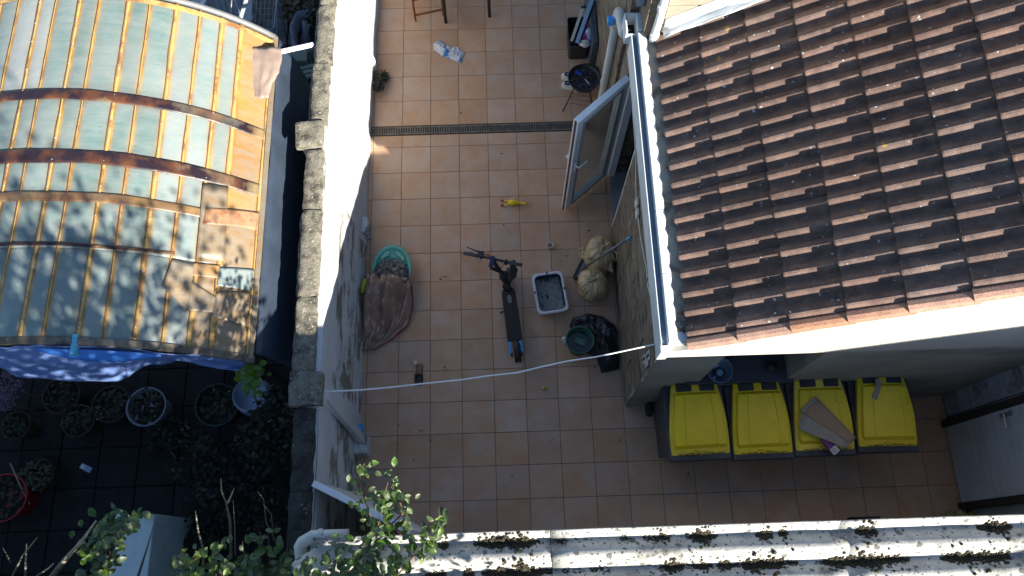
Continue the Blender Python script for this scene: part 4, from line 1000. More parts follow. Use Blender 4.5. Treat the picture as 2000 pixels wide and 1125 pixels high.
m = MB(); p0, p1, p2 = at(1002, 512, 1.0), at(1001, 530, .7), at(998, 545, .45); m.bar(p0, p1, .055, .05); m.bar(p1, p2, .05, .05); m.build('battery_pouch', M_pblack, sc, bevel=.012, world=True)
for (pp, mm) in (([(938, 500), (952, 496), (962, 503), (975, 515), (980, 530)], M_red), ([(976, 508), (983, 518), (976, 527), (982, 537)], M_pblack), ([(940, 495), (955, 500), (970, 520), (985, 540)], M_pblack)):
    m = MB(); m.tube([at(x, y, 1.04-.15*k) for k, (x, y) in enumerate(pp)], .0035, 6); m.build('brake_cable', mm, sc, smooth=True, world=True)
m = MB(); m.tube([dk(.24, .06)+Vector((0, 0, -.04)), dk(.22, .11)+Vector((0, 0, -.145))], .009, 8); m.build('kickstand', M_pblack, sc, world=True)
m = MB(); p = dk(.03, 0); p.z = .158; m.box(tuple(p+Vector((-.014, -.006, 0))), tuple(p+Vector((.014, .006, .004)))); m.build('latch_plate', M_metal, sc, world=True)

# ================================================================== litter tray
c = [at(*p, .14) for p in ((1038, 536), (1098, 528), (1112, 606), (1050, 616))]
lt = thing('litter_tray', 'white rimmed cat litter tray full of grey litter beside the scooter', 'litter tray', ((c[0].x+c[2].x)/2, (c[0].y+c[2].y)/2, 0), 0)
ctr = sum(c, Vector())/4; ex = ((c[1]-c[0])+(c[2]-c[3]))/2; ey = ((c[0]-c[3])+(c[1]-c[2]))/2
W_, H_ = ex.length, ey.length; lt.rotation_euler[2] = math.atan2(ex.y, ex.x); lt.location = (ctr.x, ctr.y, 0)
def rr(m, w_, h_, r_, z, n=6):
    o = []
    for (cx, cy, a0) in ((w_/2-r_, h_/2-r_, 0), (-w_/2+r_, h_/2-r_, 90), (-w_/2+r_, -h_/2+r_, 180), (w_/2-r_, -h_/2+r_, 270)):
        for k in range(n+1):
            t = R(a0+90*k/n); o.append(m.V((cx+r_*math.cos(t), cy+r_*math.sin(t), z)))
    return o
def loft(m, rings, cap0=True, cap1=True):
    n = len(rings[0])
    for a, b in zip(rings, rings[1:]):
        for j in range(n): m.F(a[j], a[(j+1) % n], b[(j+1) % n], b[j])
    if cap0: m.F(*rings[0][::-1])
    if cap1: m.F(*rings[-1])
m = MB(); loft(m, [rr(m, W_*.86, H_*.88, .05, 0), rr(m, W_*.98, H_*.98, .06, .12), rr(m, W_, H_, .06, .128), rr(m, W_, H_, .06, .14), rr(m, W_*.93, H_*.95, .06, .145), rr(m, W_*.84, H_*.88, .055, .142)], True, False)
m.build('rim', M_tray, lt, smooth=False, bevel=.002)
m = MB(); loft(m, [rr(m, W_*.838, H_*.878, .055, .141), rr(m, W_*.80, H_*.85, .05, .045), ], False, True); m.build('inner_pan', M_navy, lt)
m = MB(); m.grid(lambda u, v: ((u-.5)*W_*.80, (v-.5)*H_*.845, .060+.010*n3(u*5, v*6, 3)+.006*n3(u*16, v*18, 1)+.02*(v < .12)-.03*max(0, abs(u-.5)*2-.93)*4), 46, 60); m.build('litter', M_litter, lt, smooth=True, kind='stuff')
for (x, y) in ((-W_*.47, 0.02), (W_*.47, .02), (0.0, H_*.48)):
    m = MB(); m.box((x-.008, y-.012, .14), (x+.008, y+.012, .150)); m.build('clip', M_pblack, lt)

# ================================================================== small items on the tiles
p = at(1074, 482, 0); fp = thing('small_food_pot', 'tiny pale plastic pot with brown kibble on the tiles', 'pot', p)
m = MB(); m.lathe([(.025, 0), (.034, .05), (.038, .052), (.036, .055), (.030, .05), (.024, .012)], 20); m.build('pot', M_print, fp, smooth=True)
m = MB(); m.lathe([(.002, .028), (.029, .028), (.027, .040), (.002, .043)], 14, wob=.2); m.build('kibble', M_leather, fp)
# rubber chicken
c0, c1 = at(978, 396, .02), at(1029, 397, .02); cd = (c1-c0).normalized(); cs = Vector((-cd.y, cd.x, 0)); LL = (c1-c0).length
ch = thing('rubber_chicken', 'yellow rubber chicken dog toy lying on the patio tiles', 'dog toy', (c0.x, c0.y, 0))
def cp(a, b, z=.025): q = c0+cd*(a*LL)+cs*b; q.z = z; return q
m = MB(); m.tube([cp(.28, 0), cp(.34, 0), cp(.45, 0), cp(.58, 0), cp(.68, 0), cp(.78, -.002), cp(.88, -.004), cp(.93, -.006), cp(.99, -.008), cp(1.0, -.008)], [.012, .028, .036, .032, .018, .013, .013, .019, .014, .004], 12); m.build('body', M_chick, ch, smooth=True, world=True)
for s in (-1, 1):
    m = MB(); m.tube([cp(.34, .018*s), cp(.22, .026*s, .02), cp(.10, .028*s, .018)], [.014, .009, .007], 8); m.build('leg', M_chick, ch, smooth=True, world=True)
    m = MB(); m.tube([cp(.11, .028*s, .018), cp(.02, .030*s, .016), cp(-.01, .030*s, .016)], [.009, .013, .008], 8); m.build('foot', M_rtoe, ch, smooth=True, world=True)
m = MB(); m.tube([cp(.5, .034), cp(.42, .042), cp(.38, .040)], [.012, .010, .004], 8); m.build('wing', M_chick, ch, smooth=True, world=True)
m = MB(); m.tube([cp(.95, .012), cp(.90, .016)], [.006, .004], 6); m.build('comb', M_rtoe, ch, world=True)
# yellow ball
p = at(1063, 759, 0); m = MB(); m.lathe([(.006, .001), (.017, .008), (.022, .022), (.017, .036), (.007, .042)], 14); o = m.build('squeaky_ball', M_chick, None, smooth=True); o.location = p; tag(o, 'little yellow ball with a hole on the tiles below the cable', 'ball')
m = MB(); m.lathe([(.001, 0), (.006, 0), (.006, .003), (.001, .003)], 8, (0, 0, .041)); m.build('hole', M_pblack, o)
# sandal
s0, s1 = at(820, 710, .02), at(817, 752, .02); sd_ = (s1-s0).normalized(); ss = Vector((sd_.y, -sd_.x, 0)); SLn = (s1-s0).length
sa = thing('sandal', 'single black slip on sandal with tan insole left on the tiles', 'sandal', (s0.x, s0.y, 0))
prof = [(0, .022), (.08, .030), (.3, .027), (.5, .026), (.72, .040), (.88, .038), (1.0, .018)]
def sp_(a, b, z): q = s0+sd_*(a*SLn)+ss*b; q.z = z; return q
for nm, mm, k, z0, z1 in (('sole', M_pblack, 1.12, 0, .018), ('insole', M_leather, .86, .0185, .022)):
    m = MB(); poly = [sp_(a, h*k, 0) for a, h in prof]+[sp_(a, -h*k, 0) for a, h in prof[::-1]]; m.prism([(q.x, q.y) for q in poly], z0, z1); m.build(nm, mm, sa, bevel=.002, world=True)
m = MB()
def strap(u, v): t = math.pi*u; a = .50+.36*v; return sp_(a, (.036+.006*math.sin(3*v))*math.cos(t), .018+.030*math.sin(t)*(1-.4*v)+.004*n3(u*6, v*6))
m.grid(strap, 14, 8); m.build('strap', M_pblack, sa, smooth=True, solid=.003, world=True)
m = MB(); q = sp_(.56, .0, .052); 
for s in (-1, 1): m.lathe([(.004, -.006), (.018, 0), (.006, .008)], 8, q+ss*.022*s, sx=1.3)
m.build('bow', M_pblack, sa, smooth=True, world=True)
p = at(811, 709, .01); m = MB(); m.lathe([(.006, 0), (.020, .004), (.024, .014), (.012, .026), (.003, .03)], 12, wob=.7); o = m.build('crumpled_tissue', M_print, None); o.location = p; tag(o, 'crumpled white tissue beside the heel of the sandal', 'tissue')
# towel
tw = [at(*q, .02) for q in ((846, 83), (862, 78), (905, 103), (902, 121), (872, 113), (849, 97))]
def curve(ps, t):
    t *= len(ps)-1; i = min(int(t), len(ps)-2); return ps[i].lerp(ps[i+1], t-i)
A_ = [at(*q, .02) for q in ((859, 77), (868, 86), (882, 92), (895, 91), (906, 103))]; B_ = [at(*q, .02) for q in ((846, 86), (848, 97), (864, 108), (882, 115), (900, 122))]
m = MB()
def f(u, v):
    p = curve(A_, u).lerp(curve(B_, u), v); e = math.sin(math.pi*v)**.5*math.sin(math.pi*min(1, u*1.0+.02))**.3
    return (p.x+.012*n3(u*9, v*6, 2), p.y+.012*n3(u*9, v*6, 8), .006+.045*e*(.55+.6*n3(u*7, v*3, 1)+.35*n3(u*17, v*7, 4)))
m.grid(f, 60, 26); tag(m.build('crumpled_towel', M_towel, None, smooth=True, solid=.003), 'crumpled white and blue patterned towel dropped on the tiles', 'towel')
# table and chair legs at the top edge
tb = thing('wooden_table', 'dark table whose black legs stand at the far end of the patio', 'table', (.45, 2.3, 0))
for (px, py) in ((871, 44), (956, 32)):
    p = at(px, py, 0); m = MB(); m.tube([(p.x, p.y, 0), (p.x, p.y+.0, .72)], [.019, .024], 12); m.build('leg', M_dwood, tb, smooth=True, world=True)
a, b = at(871, 44, 0), at(956, 32, 0)
for q in (a, b):
    m = MB(); m.tube([(q.x+.02, q.y+.85, 0), (q.x+.02, q.y+.85, .72)], .022, 12); m.build('leg', M_dwood, tb, smooth=True, world=True)
m = MB(); m.box((a.x-.06, a.y-.06, .72), (b.x+.08, a.y+1.0, .75)); m.build('tabletop', M_dwood, tb, bevel=.006, world=True)
cr = thing('wooden_chair', 'red brown wooden chair beside the black table leg', 'chair', at(830, 40, 0))
l0, l1 = at(812, 41, 0), at(866, 30, 0)
def leg(p, dx=0, dy=0): m = MB(); m.tube([(p.x, p.y, 0), (p.x+dx, p.y+dy, .45)], [.011, .018], 8); m.build('leg', M_wood, cr, smooth=True, world=True)
leg(l0, .0, .03); leg(l1, -.0, .03); leg(l0+Vector((.01, .42, 0)), 0, -.02); leg(l1+Vector((.0, .42, 0)), 0, -.02)
m = MB(); m.bar(l0+Vector((0, .008, .10)), l1+Vector((0, .008, .10)), .018, .024); m.build('stretcher', M_wood, cr, bevel=.002, world=True)
m = MB(); m.bar(l0+Vector((0, .02, .36)), l1+Vector((0, .02, .36)), .018, .03); m.build('rail', M_wood, cr, bevel=.002, world=True)
m = MB(); m.box((l0.x-.02, l0.y+.0, .45), (l1.x+.02, l0.y+.46, .475)); m.build('seat', M_wood, cr, bevel=.006, world=True)

# ================================================================== crate, airer, bbq, trainers
k4 = [at(*q, .30) for q in ((1112, 32), (1168, 18), (1166, 92), (1110, 88))]
x0, x1 = at(1111, 90, .28).x, 1.90; y0 = at(1112, 92, .28).y; y1 = y0+.42
cr8 = thing('storage_crate', 'black plastic storage crate full of laundry beside the wall', 'crate', ((x0+x1)/2, (y0+y1)/2, 0))
Wc, Hc = x1-x0, y1-y0
m = MB(); loft(m, [rr(m, Wc*.86, Hc*.88, .03, 0), rr(m, Wc*.97, Hc*.97, .035, .27), rr(m, Wc, Hc, .035, .272), rr(m, Wc, Hc, .035, .285), rr(m, Wc*.94, Hc*.95, .03, .285), rr(m, Wc*.84, Hc*.86, .03, .02)], True, True)
m.build('crate', M_pblack, cr8, bevel=.002)
def cloth_lump(nm, px, py, z, r, mm, lab, sx=1, sy=1, sz=.6, seed=0, parent=None):
    p = at(px, py, z); m = MB()
    def f(u, v):
        t = 2*math.pi*u; ph_ = math.pi*v; d = Vector((math.cos(t)*math.sin(ph_), math.sin(t)*math.sin(ph_), math.cos(ph_)))
        k = r*(1+.35*noise.noise(d*2.2+Vector((seed, 0, 0)))+.18*noise.noise(d*6+Vector((seed, 3, 0)))); return (p.x+d.x*k*sx, p.y+d.y*k*sy, p.z+d.z*k*sz)
    m.grid(f, 30, 16); o = m.build(nm, mm, None, smooth=True); tag(o, lab, 'clothing'); return o
cloth_lump('magenta_garment', 1143, 76, .26, .09, M_pink, 'magenta garment bundled in the front of the black crate', 1, 1.2, .7, 1)
cloth_lump('pale_blue_garment', 1154, 68, .30, .065, M_paleb, 'pale blue garment poking out on the right of the black crate', 1, 1.3, .7, 2)
cloth_lump('white_garment', 1143, 86, .30, .055, M_print, 'white cloth at the front edge of the black crate', 1.1, .8, .7, 3)
cloth_lump('purple_garment', 1156, 40, .28, .10, mat('dark_purple_cloth', (.10, .02, .10), (.08, .02, .09), 9, .8, .3), 'dark purple garment deep in the far end of the black crate', .8, 1.8, .7, 4)
ar = thing('folded_airer', 'folded airer with grey and blue rails leaning upright in the black crate', 'clothes airer', at(1130, 60, 0))
a0, a1 = at(1116, 82, .36), at(1139, 14, .62)
m = MB(); m.bar(a0, a1, .035, .02); m.build('rail', mat('grey_rail', (.36, .39, .38), (.3, .33, .32), 6, .5), ar, bevel=.003, world=True)
for q in (a0, a1): m = MB(); m.bar(q+Vector((-.025, -.005, 0)), q+Vector((.03, .005, 0)), .026, .03); m.build('end_cap', M_pblack, ar, bevel=.004, world=True)
b0, b1 = at(1127, 84, .38), at(1158, -4, .70)
m = MB(); m.bar(b0, b1, .045, .025); m.build('blue_rail', mat('blue_rail_paint', (.16, .30, .48), (.13, .26, .42), 6, .4), ar, bevel=.003, world=True)
m = MB(); m.bar(b0+Vector((.035, .03, -.04)), b1+Vector((.035, 0, -.05)), .025, .02); m.build('dark_rail', M_pblack, ar, bevel=.003, world=True)
p = at(1173, 20, 0); m = MB(); m.box((1.905, 1.0, 0), (1.965, 2.5, .50)); tag(m.build('slate_board', mat('blue_grey_board', (.06, .085, .11), (.05, .07, .09), 5, .7), None, bevel=.003), 'blue grey board leaning on the wall behind the black crate', 'board')
# bbq
BZ = .44; bc_ = at(1141, 150, BZ+.02)
bb = thing('kettle_barbecue', 'black three legged charcoal barbecue bowl with ash by the wall', 'barbecue', (bc_.x, bc_.y, 0))
m = MB(); m.lathe([(.03, BZ-.14), (.10, BZ-.125), (.155, BZ-.07), (.178, BZ), (.184, BZ+.004), (.180, BZ+.010), (.172, BZ+.004), (.15, BZ-.06), (.10, BZ-.10), (.03, BZ-.12)], 32); m.build('bowl', M_pblack, bb, smooth=True)
m = MB()
m.grid(lambda u, v: (.166*(u+.0)*math.cos(6.2832*v), .166*u*math.sin(6.2832*v), BZ-.03+.03*n3(u*math.cos(6.28*v)*6, u*math.sin(6.28*v)*6, 2)+.02*n3(u*math.cos(6.28*v)*16, u*math.sin(6.28*v)*16, 5)), 18, 60); m.build('ash', M_ash, bb, smooth=True, kind='stuff')
for t in (215, 300, 80):
    d = Vector((math.cos(R(t)), math.sin(R(t)), 0)); m = MB(); m.tube([d*.14+Vector((0, 0, BZ-.10)), d*.27], .008, 8); m.build('leg', M_rust, bb, smooth=True)
m = MB()
pa, pb, pcx = [Vector((math.cos(R(t)), math.sin(R(t)), 0))*.225+Vector((0, 0, .14)) for t in (215, 300, 80)]
for k in range(7): 
    t = k/6; m.tube([pa.lerp(pcx, t), pb.lerp(pcx, t)], .0025, 5)
m.build('wire_shelf', M_rust, bb)
m = MB(); m.tube([(-.15, -.02, BZ+.0), (.02, .0, BZ+.004), (.15, .03, BZ)], .005, 6); m.build('bar', M_rust, bb)
m = MB(); 
def lidf(u, v): t = 6.2832*u; r = .17*v; return (.02+.19*0+r*math.cos(t), .19+r*math.sin(t), BZ-.12+.09*math.sqrt(max(0, 1-v*v)))
lidc = MB(); lidc.lathe([(.17, 0), (.165, .03), (.13, .075), (.07, .10), (.01, .108)], 28, (.06, .15, BZ-.20)); lidc.build('lid', M_pblack, bb, smooth=True)
m = MB(); m.box((-.075, .03, BZ-.005), (.0, .05, BZ+.015), Matrix.Rotation(-.75, 3, 'Z')); o = m.build('blue_lighter', mat('lighter_blue', (.03, .06, .55), (.03, .05, .5), 6, .3), None, bevel=.003); o.location = (bc_.x-.02, bc_.y+.02, 0); tag(o, 'blue lighter lying on the ash in the barbecue bowl', 'lighter')
m = MB(); m.box((-.01, -.065, BZ-.0), (.07, -.048, BZ+.014), Matrix.Rotation(-1.0, 3, 'Z')); o = m.build('grey_tongs', M_metal, None, bevel=.003); o.location = (bc_.x, bc_.y, 0); tag(o, 'short grey metal tool resting across the barbecue bowl', 'tool')
def trainer(px, py, px2, py2, lab):
    a, b = at(px, py, 0), at(px2, py2, 0); d = (b-a).normalized(); n_ = Vector((-d.y, d.x, 0)); L_ = .285
    t = thing('trainer', lab, 'shoe', (a.x, a.y, 0), 0, 'off white trainers by the barbecue')
    prof = [(-.005, .010, .06), (.02, .035, .075), (.09, .039, .075), (.15, .042, .07), (.20, .050, .055), (.25, .045, .04), (.285, .020, .03)]
    m = MB(); R_ = []
    for (s, h, z) in prof:
        c = a+d*s; R_.append([m.V(c+n_*h*math.cos(q)+Vector((0, 0, .018+z*max(0, math.sin(q))))) for q in [math.pi*k/8 for k in range(9)]])
    for A2, B2 in zip(R_, R_[1:]):
        for j in range(8): m.F(A2[j], A2[j+1], B2[j+1], B2[j])
    m.build('upper', M_shoe, t, smooth=True, world=True)
    m = MB(); poly = [a+d*s+n_*h*1.08 for s, h, z in prof]+[a+d*s-n_*h*1.08 for s, h, z in prof[::-1]]; m.prism([(q.x, q.y) for q in poly], 0, .024); m.build('sole', M_shoe, t, bevel=.004, world=True)
    m = MB(); m.lathe([(.001, 0), (.030, 0), (.027, .012), (.001, .008)], 16, a+d*.065+Vector((0, 0, .083)), sx=1.35, rot=math.atan2(d.y, d.x)); m.build('lining', M_navyc, t, world=True)
trainer(1097, 152, 1150, 160, 'off white trainer under the barbecue, the farther of the pair')
trainer(1097, 169, 1150, 176, 'off white trainer under the barbecue, the nearer of the pair')

# ================================================================== bags, broom, bucket
def bag(nm, px, py, zc, rx, ry, rzz, mm, lab, seed, knot=(0, 0), pleats=22, cat='rubbish bag'):
    c = at(px, py, zc); m = MB()
    def f(u, v):
        t = 2*math.pi*u; q = v
        r = math.sin(math.pi*min(1, q*.985+.015))**.75
        z = math.cos(math.pi*q)
        pl = 1+.055*math.sin(pleats*t+2.5*noise.noise((math.cos(t)*2, math.sin(t)*2, q*2+seed)))*max(0, 1-q*1.5)*(q > .02)
        d = Vector((math.cos(t), math.sin(t), z)); bb_ = 1+.12*noise.noise(d*1.7+Vector((seed, 0, 0)))+.05*noise.noise(d*5+Vector((seed, 0, 3)))
        x = rx*r*math.cos(t)*pl*bb_+knot[0]*(1-q)**2; y = ry*r*math.sin(t)*pl*bb_+knot[1]*(1-q)**2
        zz = zc+rzz*z*bb_*(1.0 if z < 0 else .9)-(.05*rzz if q < .05 else 0)
        return (c.x+x, c.y+y, max(.004, zz))
    m.grid(f, 88, 30); m.lathe([(.016, 0), (.010, .02), (.02, .04), (.012, .05)], 8, (c.x+knot[0], c.y+knot[1], zc+rzz*.86), wob=.6)
    return tag(m.build(nm, mm, None, smooth=True), lab, cat)
bag('knotted_bag', 1157, 556, .17, .165, .175, .17, M_bag, 'round knotted beige rubbish bag in front of the slumped one', 1.3, (.0, .0))
# slumped bag
m = MB(); c = at(1166, 508, .16)
o1 = [at(*q, zz) for q, zz in (((1130, 488), .12), ((1125, 502), .10), ((1140, 512), .16), ((1150, 520), .2))]
bag('slumped_bag', 1170, 500, .19, .165, .20, .19, M_bag, 'slumped beige plastic bag under the broom handle against the wall', 4.7, (.03, .03), 9)
fl = [at(*q, zz) for q, zz in (((1146, 505), .32), ((1192, 498), .34), ((1198, 534), .22), ((1160, 512), .22))]
m = MB()
def f(u, v): p = fl[0].lerp(fl[1], u).lerp(fl[3].lerp(fl[2], u), v); p.z += .03*n3(u*4, v*4, 3); return p
m.grid(f, 16, 16); 
ob = bpy.data.objects['slumped_bag']
m.build('loose_skirt', M_bag, ob, smooth=True, solid=.002)
m = MB(); m.tube([at(1198, 488, .30), at(1205, 495, .33), at(1206, 506, .30), at(1201, 510, .26)], .012, 8); m.build('tie_handle', M_bag, ob, smooth=True)
m = MB(); fl2 = [at(*q, zz) for q, zz in (((1128, 486), .20), ((1140, 482), .22), ((1150, 512), .24), ((1132, 504), .12))]
def f(u, v): p = fl2[0].lerp(fl2[1], u).lerp(fl2[3].lerp(fl2[2], u), v); p.z += .03*n3(u*5, v*5, 9); return p
m.grid(f, 12, 12); m.build('torn_corner', M_bag, ob, smooth=True, solid=.002)
br = thing('broom', 'broom with grey handle and pale blue tip leaning across the beige bags', 'broom', at(1132, 535, 0))
h0, h1 = at(1137, 525, .20), at(1222, 468, .98); h1 = atx(1232, 463, 1.99)
m = MB(); m.tube([h0, h0.lerp(h1, .94)], .013, 10); m.build('handle', mat('grey_painted_tube', (.17, .18, .19), (.14, .15, .16), 7, .5), br, smooth=True, world=True)
m = MB(); m.tube([h0.lerp(h1, .92), h0.lerp(h1, .96), h1], [.015, .017, .012], 10); m.build('tip', M_skyb, br, smooth=True, world=True)
q0, q1 = at(1122, 545, .05), at(1142, 504, .10)
m = MB(); m.bar(q0, q1, .05, .10); m.build('head', M_pblack, br, bevel=.008, world=True)
m = MB(); m.bar(q0+Vector((.03, 0, .04)), q1+Vector((.03, 0, .05)), .022, .05); m.build('head_plate', mat('blue_grey_plate', (.14, .18, .23), (.12, .15, .2), 6, .5), br, bevel=.004, world=True)
m = MB(); a, b = at(1156, 478, .12), at(1162, 470, .2); m.lathe([(.02, 0), (.04, .03), (.035, .08), (.01, .1)], 10, at(1153, 480, .1), wob=.4); tag(m.build('dark_red_bundle', M_red, None, smooth=True), 'scrap of dark red cloth showing behind the slumped beige bag', 'cloth')
# bucket
bk = at(1133, 664, .26); bu = thing('green_bucket', 'round dark green plastic bucket holding dirty water', 'bucket', (bk.x, bk.y, 0))
m = MB(); m.lathe([(.105, 0), (.138, .25), (.150, .252), (.150, .262), (.142, .268), (.134, .262), (.122, .15)], 36); m.build('bucket', M_grn, bu, smooth=True)
m = MB(); m.lathe([(.001, .15), (.124, .15), (.124, .153), (.001, .153)], 36); m.build('water', M_water, bu)
m = MB(); m.grid(lambda u, v: (-.055+.10*u+.02*v, .0+.07*v-.05*u, .156+.025*abs(n3(u*5, v*5, 2))+.008), 14, 12); tag(m.build('green_cloth', mat('sage_cloth', (.14, .26, .15), (.11, .21, .13), 9, .8, .3), bu, smooth=True, solid=.003), 'x', 'x')
gcl = bpy.data.objects['green_cloth']; gcl.parent = None; gcl.location = bu.location; gcl['label'] = 'sage green cloth floating in the dark green bucket'; gcl['category'] = 'cloth'
m = MB(); m.tube([(-.15, -.0, .25), (-.165, -.01, .2), (-.16, -.03, .12)], .006, 6); m.build('handle', M_print, bu, smooth=True)
p = at(1102, 663, .05); m = MB(); m.lathe([(.01, 0), (.03, .01), (.028, .03), (.01, .05)], 10, (0, 0, 0), wob=.7); o = m.build('clear_wrapper', M_print, None); o.location = p; tag(o, 'crumpled clear wrapper stuck to the left of the green bucket', 'wrapper')
# black bag spread: heap grid over outline
m = MB(); Ltop = [at(*q, .03) for q in ((1112, 632), (1120, 620), (1150, 612), (1180, 618), (1200, 634), (1212, 660))]; Lbot = [at(*q, .03) for q in ((1116, 645), (1125, 665), (1150, 690), (1166, 700), (1176, 728), (1214, 720))]
def f(u, v):
    p = curve(Ltop, u).lerp(curve(Lbot, u), v); e = (math.sin(math.pi*v)*math.sin(math.pi*u))**.4
    return (min(p.x, 1.985)+.012*n3(u*7, v*6, 3), p.y+.015*n3(u*7, v*6, 7), .006+e*(.13+.09*n3(u*4, v*4, 2)+.05*abs(n3(u*10, v*10, 5))))
m.grid(f, 60, 46); tag(m.build('black_sack', M_bbag, None, smooth=True), 'empty black plastic sack heaped behind the green bucket', 'rubbish bag')
# clear film on sack
m = MB(); m.grid(lambda u, v: (at(1175, 640, .2).x+.09*u, at(1175, 640, .2).y-.08*v, .19+.03*n3(u*4, v*4, 7)), 8, 8); tag(m.build('grey_film', mat('grey_film', (.07, .08, .10), (.05, .06, .08), 9, .2, .3), None, smooth=True, solid=.001), 'scrap of greyish plastic film lying on the black sack', 'plastic film')

# ================================================================== baby bath with sleeping bag
tc_ = at(764, 516, .26)
bt = thing('baby_bath', 'teal plastic baby bath standing against the white wall', 'baby bath', (tc_.x, tc_.y-.06, 0))
def egg(m, kx, ky, z, n=36): return [m.V((kx*math.cos(2*math.pi*k/n)*(1+.08*math.sin(2*math.pi*k/n)), ky*math.sin(2*math.pi*k/n)*(1 if k < n/2 else .72), z)) for k in range(n)]
m = MB(); loft(m, [egg(m, .14, .23, 0), egg(m, .185, .27, .20), egg(m, .205, .295, .205), egg(m, .208, .30, .215), egg(m, .200, .29, .222), egg(m, .175, .255, .215), egg(m, .13, .21, .05)], True, True); m.build('bath', M_teal, bt, smooth=True)
m = MB(); 
def seat(u, v): t = math.pi*(.12+.76*u); return ((.185-.06*v)*math.cos(t)*1.06, (.265-.11*v)*math.sin(t), .21-.03*v-.012*math.sin(math.pi*v))
m.grid(seat, 20, 5)
m.build('moulded_seat', M_teal, bt, smooth=True, solid=.004)
for (a, b) in ((.18, .42), (.56, .78)):
    m = MB(); m.grid(lambda u, v: ((.165-.03*v)*math.cos(math.pi*(a+(b-a)*u)), (.237-.05*v)*math.sin(math.pi*(a+(b-a)*u)), .216-.012*v), 8, 3); m.build('pad', mat('pale_teal_pad', (.20, .46, .38), (.17, .4, .33), 4, .5), bt, smooth=True, solid=.003)
m = MB(); y_ = at(711, 555, .25); m.tube([at(714, 545, .30), at(709, 560, .28), at(708, 572, .26)], .016, 10); m.build('yellow_handle', mat('lime_plastic', (.45, .55, .02), (.4, .5, .02), 6, .4), bt, smooth=True, world=True)
sb = thing('sleeping_bag', 'shiny brown sleeping bag with red piping spilling out of the teal bath', 'sleeping bag', (at(755, 600, 0).x, at(755, 600, 0).y, 0))
LE = [((716, 538), .24), ((714, 560), .25), ((709, 590), .18), ((710, 620), .10), ((709, 650), .06), ((708, 672), .04), ((709, 685), .02)]
RE = [((796, 545), .25), ((803, 560), .19), ((806, 585), .08), ((804, 610), .05), ((795, 636), .03), ((765, 662), .02), ((730, 683), .02)]
LEp = [at(q[0], q[1], z) for q, z in LE]; REp = [at(q[0], q[1], z) for q, z in RE]
for p in LEp: p.x = max(p.x, -.715)
def sbf(u, v):
    a, b = curve(LEp, v), curve(REp, v); p = a.lerp(b, u); e = math.sin(math.pi*min(max(u, .0), 1))**.6
    hump = .15*math.exp(-((v-.28)/.26)**2)*e
    fold = .058*math.sin(u*13+v*3.5+2.5*n3(u*2, v*2, 1))*math.exp(-((v-.3)/.35)**2)+.030*n3(u*4+v, v*5, 2)+.020*n3(u*11, v*13, 5)+.075*(1-abs(n3(u*5+v*1.5, v*2.2, 9))*2.2)*.5+.03*(1-abs(n3(u*9-v*3, v*5, 4))*2.2)*.5
    return (p.x+.01*n3(u*5, v*9, 7), p.y, max(.006, p.z+hump+fold*(.35+e)*.8))
m = MB(); m.grid(sbf, 70, 90); m.build('shell', M_fabric, sb, smooth=True, solid=.006, world=True)
m = MB(); m.tube([Vector(sbf(1, .10+.9*k/40))+Vector((.004, 0, .004)) for k in range(41)], .010, 8); m.build('piping', M_red, sb, smooth=True, world=True)
# dark lining piled in the bath
UL = [at(*q, .25) for q in ((726, 532), (740, 512), (758, 503), (780, 506), (797, 522))]; LL_ = [at(*q, .27) for q in ((716, 548), (735, 552), (757, 545), (780, 552), (797, 552))]
m = MB()
def f(u, v):
    p = curve(UL, u).lerp(curve(LL_, u), v); e = math.sin(math.pi*v)**.5*math.sin(math.pi*u)**.4
    return (p.x, p.y, p.z-.05+.08*e+.035*n3(u*5, v*4, 2)+.02*n3(u*12, v*9, 4)+.03*v)
m.grid(f, 50, 30); m.build('lining', M_dfab, sb, smooth=True, solid=.005, world=True)

# ================================================================== cables, painted sun spots
a, b = at(636, 765, 1.86), Vector((1.99, -3.12, 2.16)); b = at(1291, 670, 2.2)
via = [(636, 765), (700, 762), (760, 757), (830, 749), (900, 742), (955, 734), (1010, 728), (1060, 716), (1110, 705), (1165, 697), (1225, 684), (1291, 670)]
zs_ = [1.84, 1.80, 1.79, 1.79, 1.80, 1.82, 1.85, 1.90, 1.95, 2.02, 2.10, 2.2]
m = MB(); m.tube([at(x, y, z) for (x, y), z in zip(via, zs_)], .0062, 8); tag(m.build('white_cable', M_cable, None, smooth=True), 'white cable strung across the patio from wall pier to annex corner', 'cable')
def wallpt(px, py): return atx(px, py, X0-.03)
wc = [(1234, 165), (1236, 220), (1240, 270), (1242, 330), (1243, 380), (1247, 430), (1252, 470), (1262, 520), (1266, 560), (1274, 590), (1281, 630), (1290, 668)]
m = MB(); m.tube([wallpt(x, y) for x, y in wc], .005, 6); tag(m.build('wall_cable', M_cream, None, smooth=True), 'thin cream cable running down the brown annex wall', 'cable')
for (px, py, lab) in ((1244, 397, 'cream plate painted as a sunlit spot on the brown wall, nearer the glazed door'), (1245, 417, 'cream plate painted as a sunlit spot on the brown wall, farther from the glazed door')):  # spots of sunlight on the wall, modelled as raised cream plates
    p = wallpt(px, py); m = MB(); m.box((p.x-.012, p.y-.035, p.z-.05), (p.x+.01, p.y+.035, p.z+.05)); tag(m.build('sun_spot_plate', M_cream, None, bevel=.004), lab, 'painted sun spot', 'cream plates painted as sunlit spots on the brown wall')
p = wallpt(1271, 545); o = thing('door_bell', 'oval grey wall fitting with a dark star slot on the brown wall', 'wall fitting', p)
m = MB(); m.xf = Matrix.Rotation(-math.pi/2, 4, 'Y'); m.lathe([(.04, 0), (.05, .006), (.04, .02), (.02, .025)], 20, sx=1.5, sy=1.0); m.build('cover', M_pvc, o, smooth=True)
m = MB()
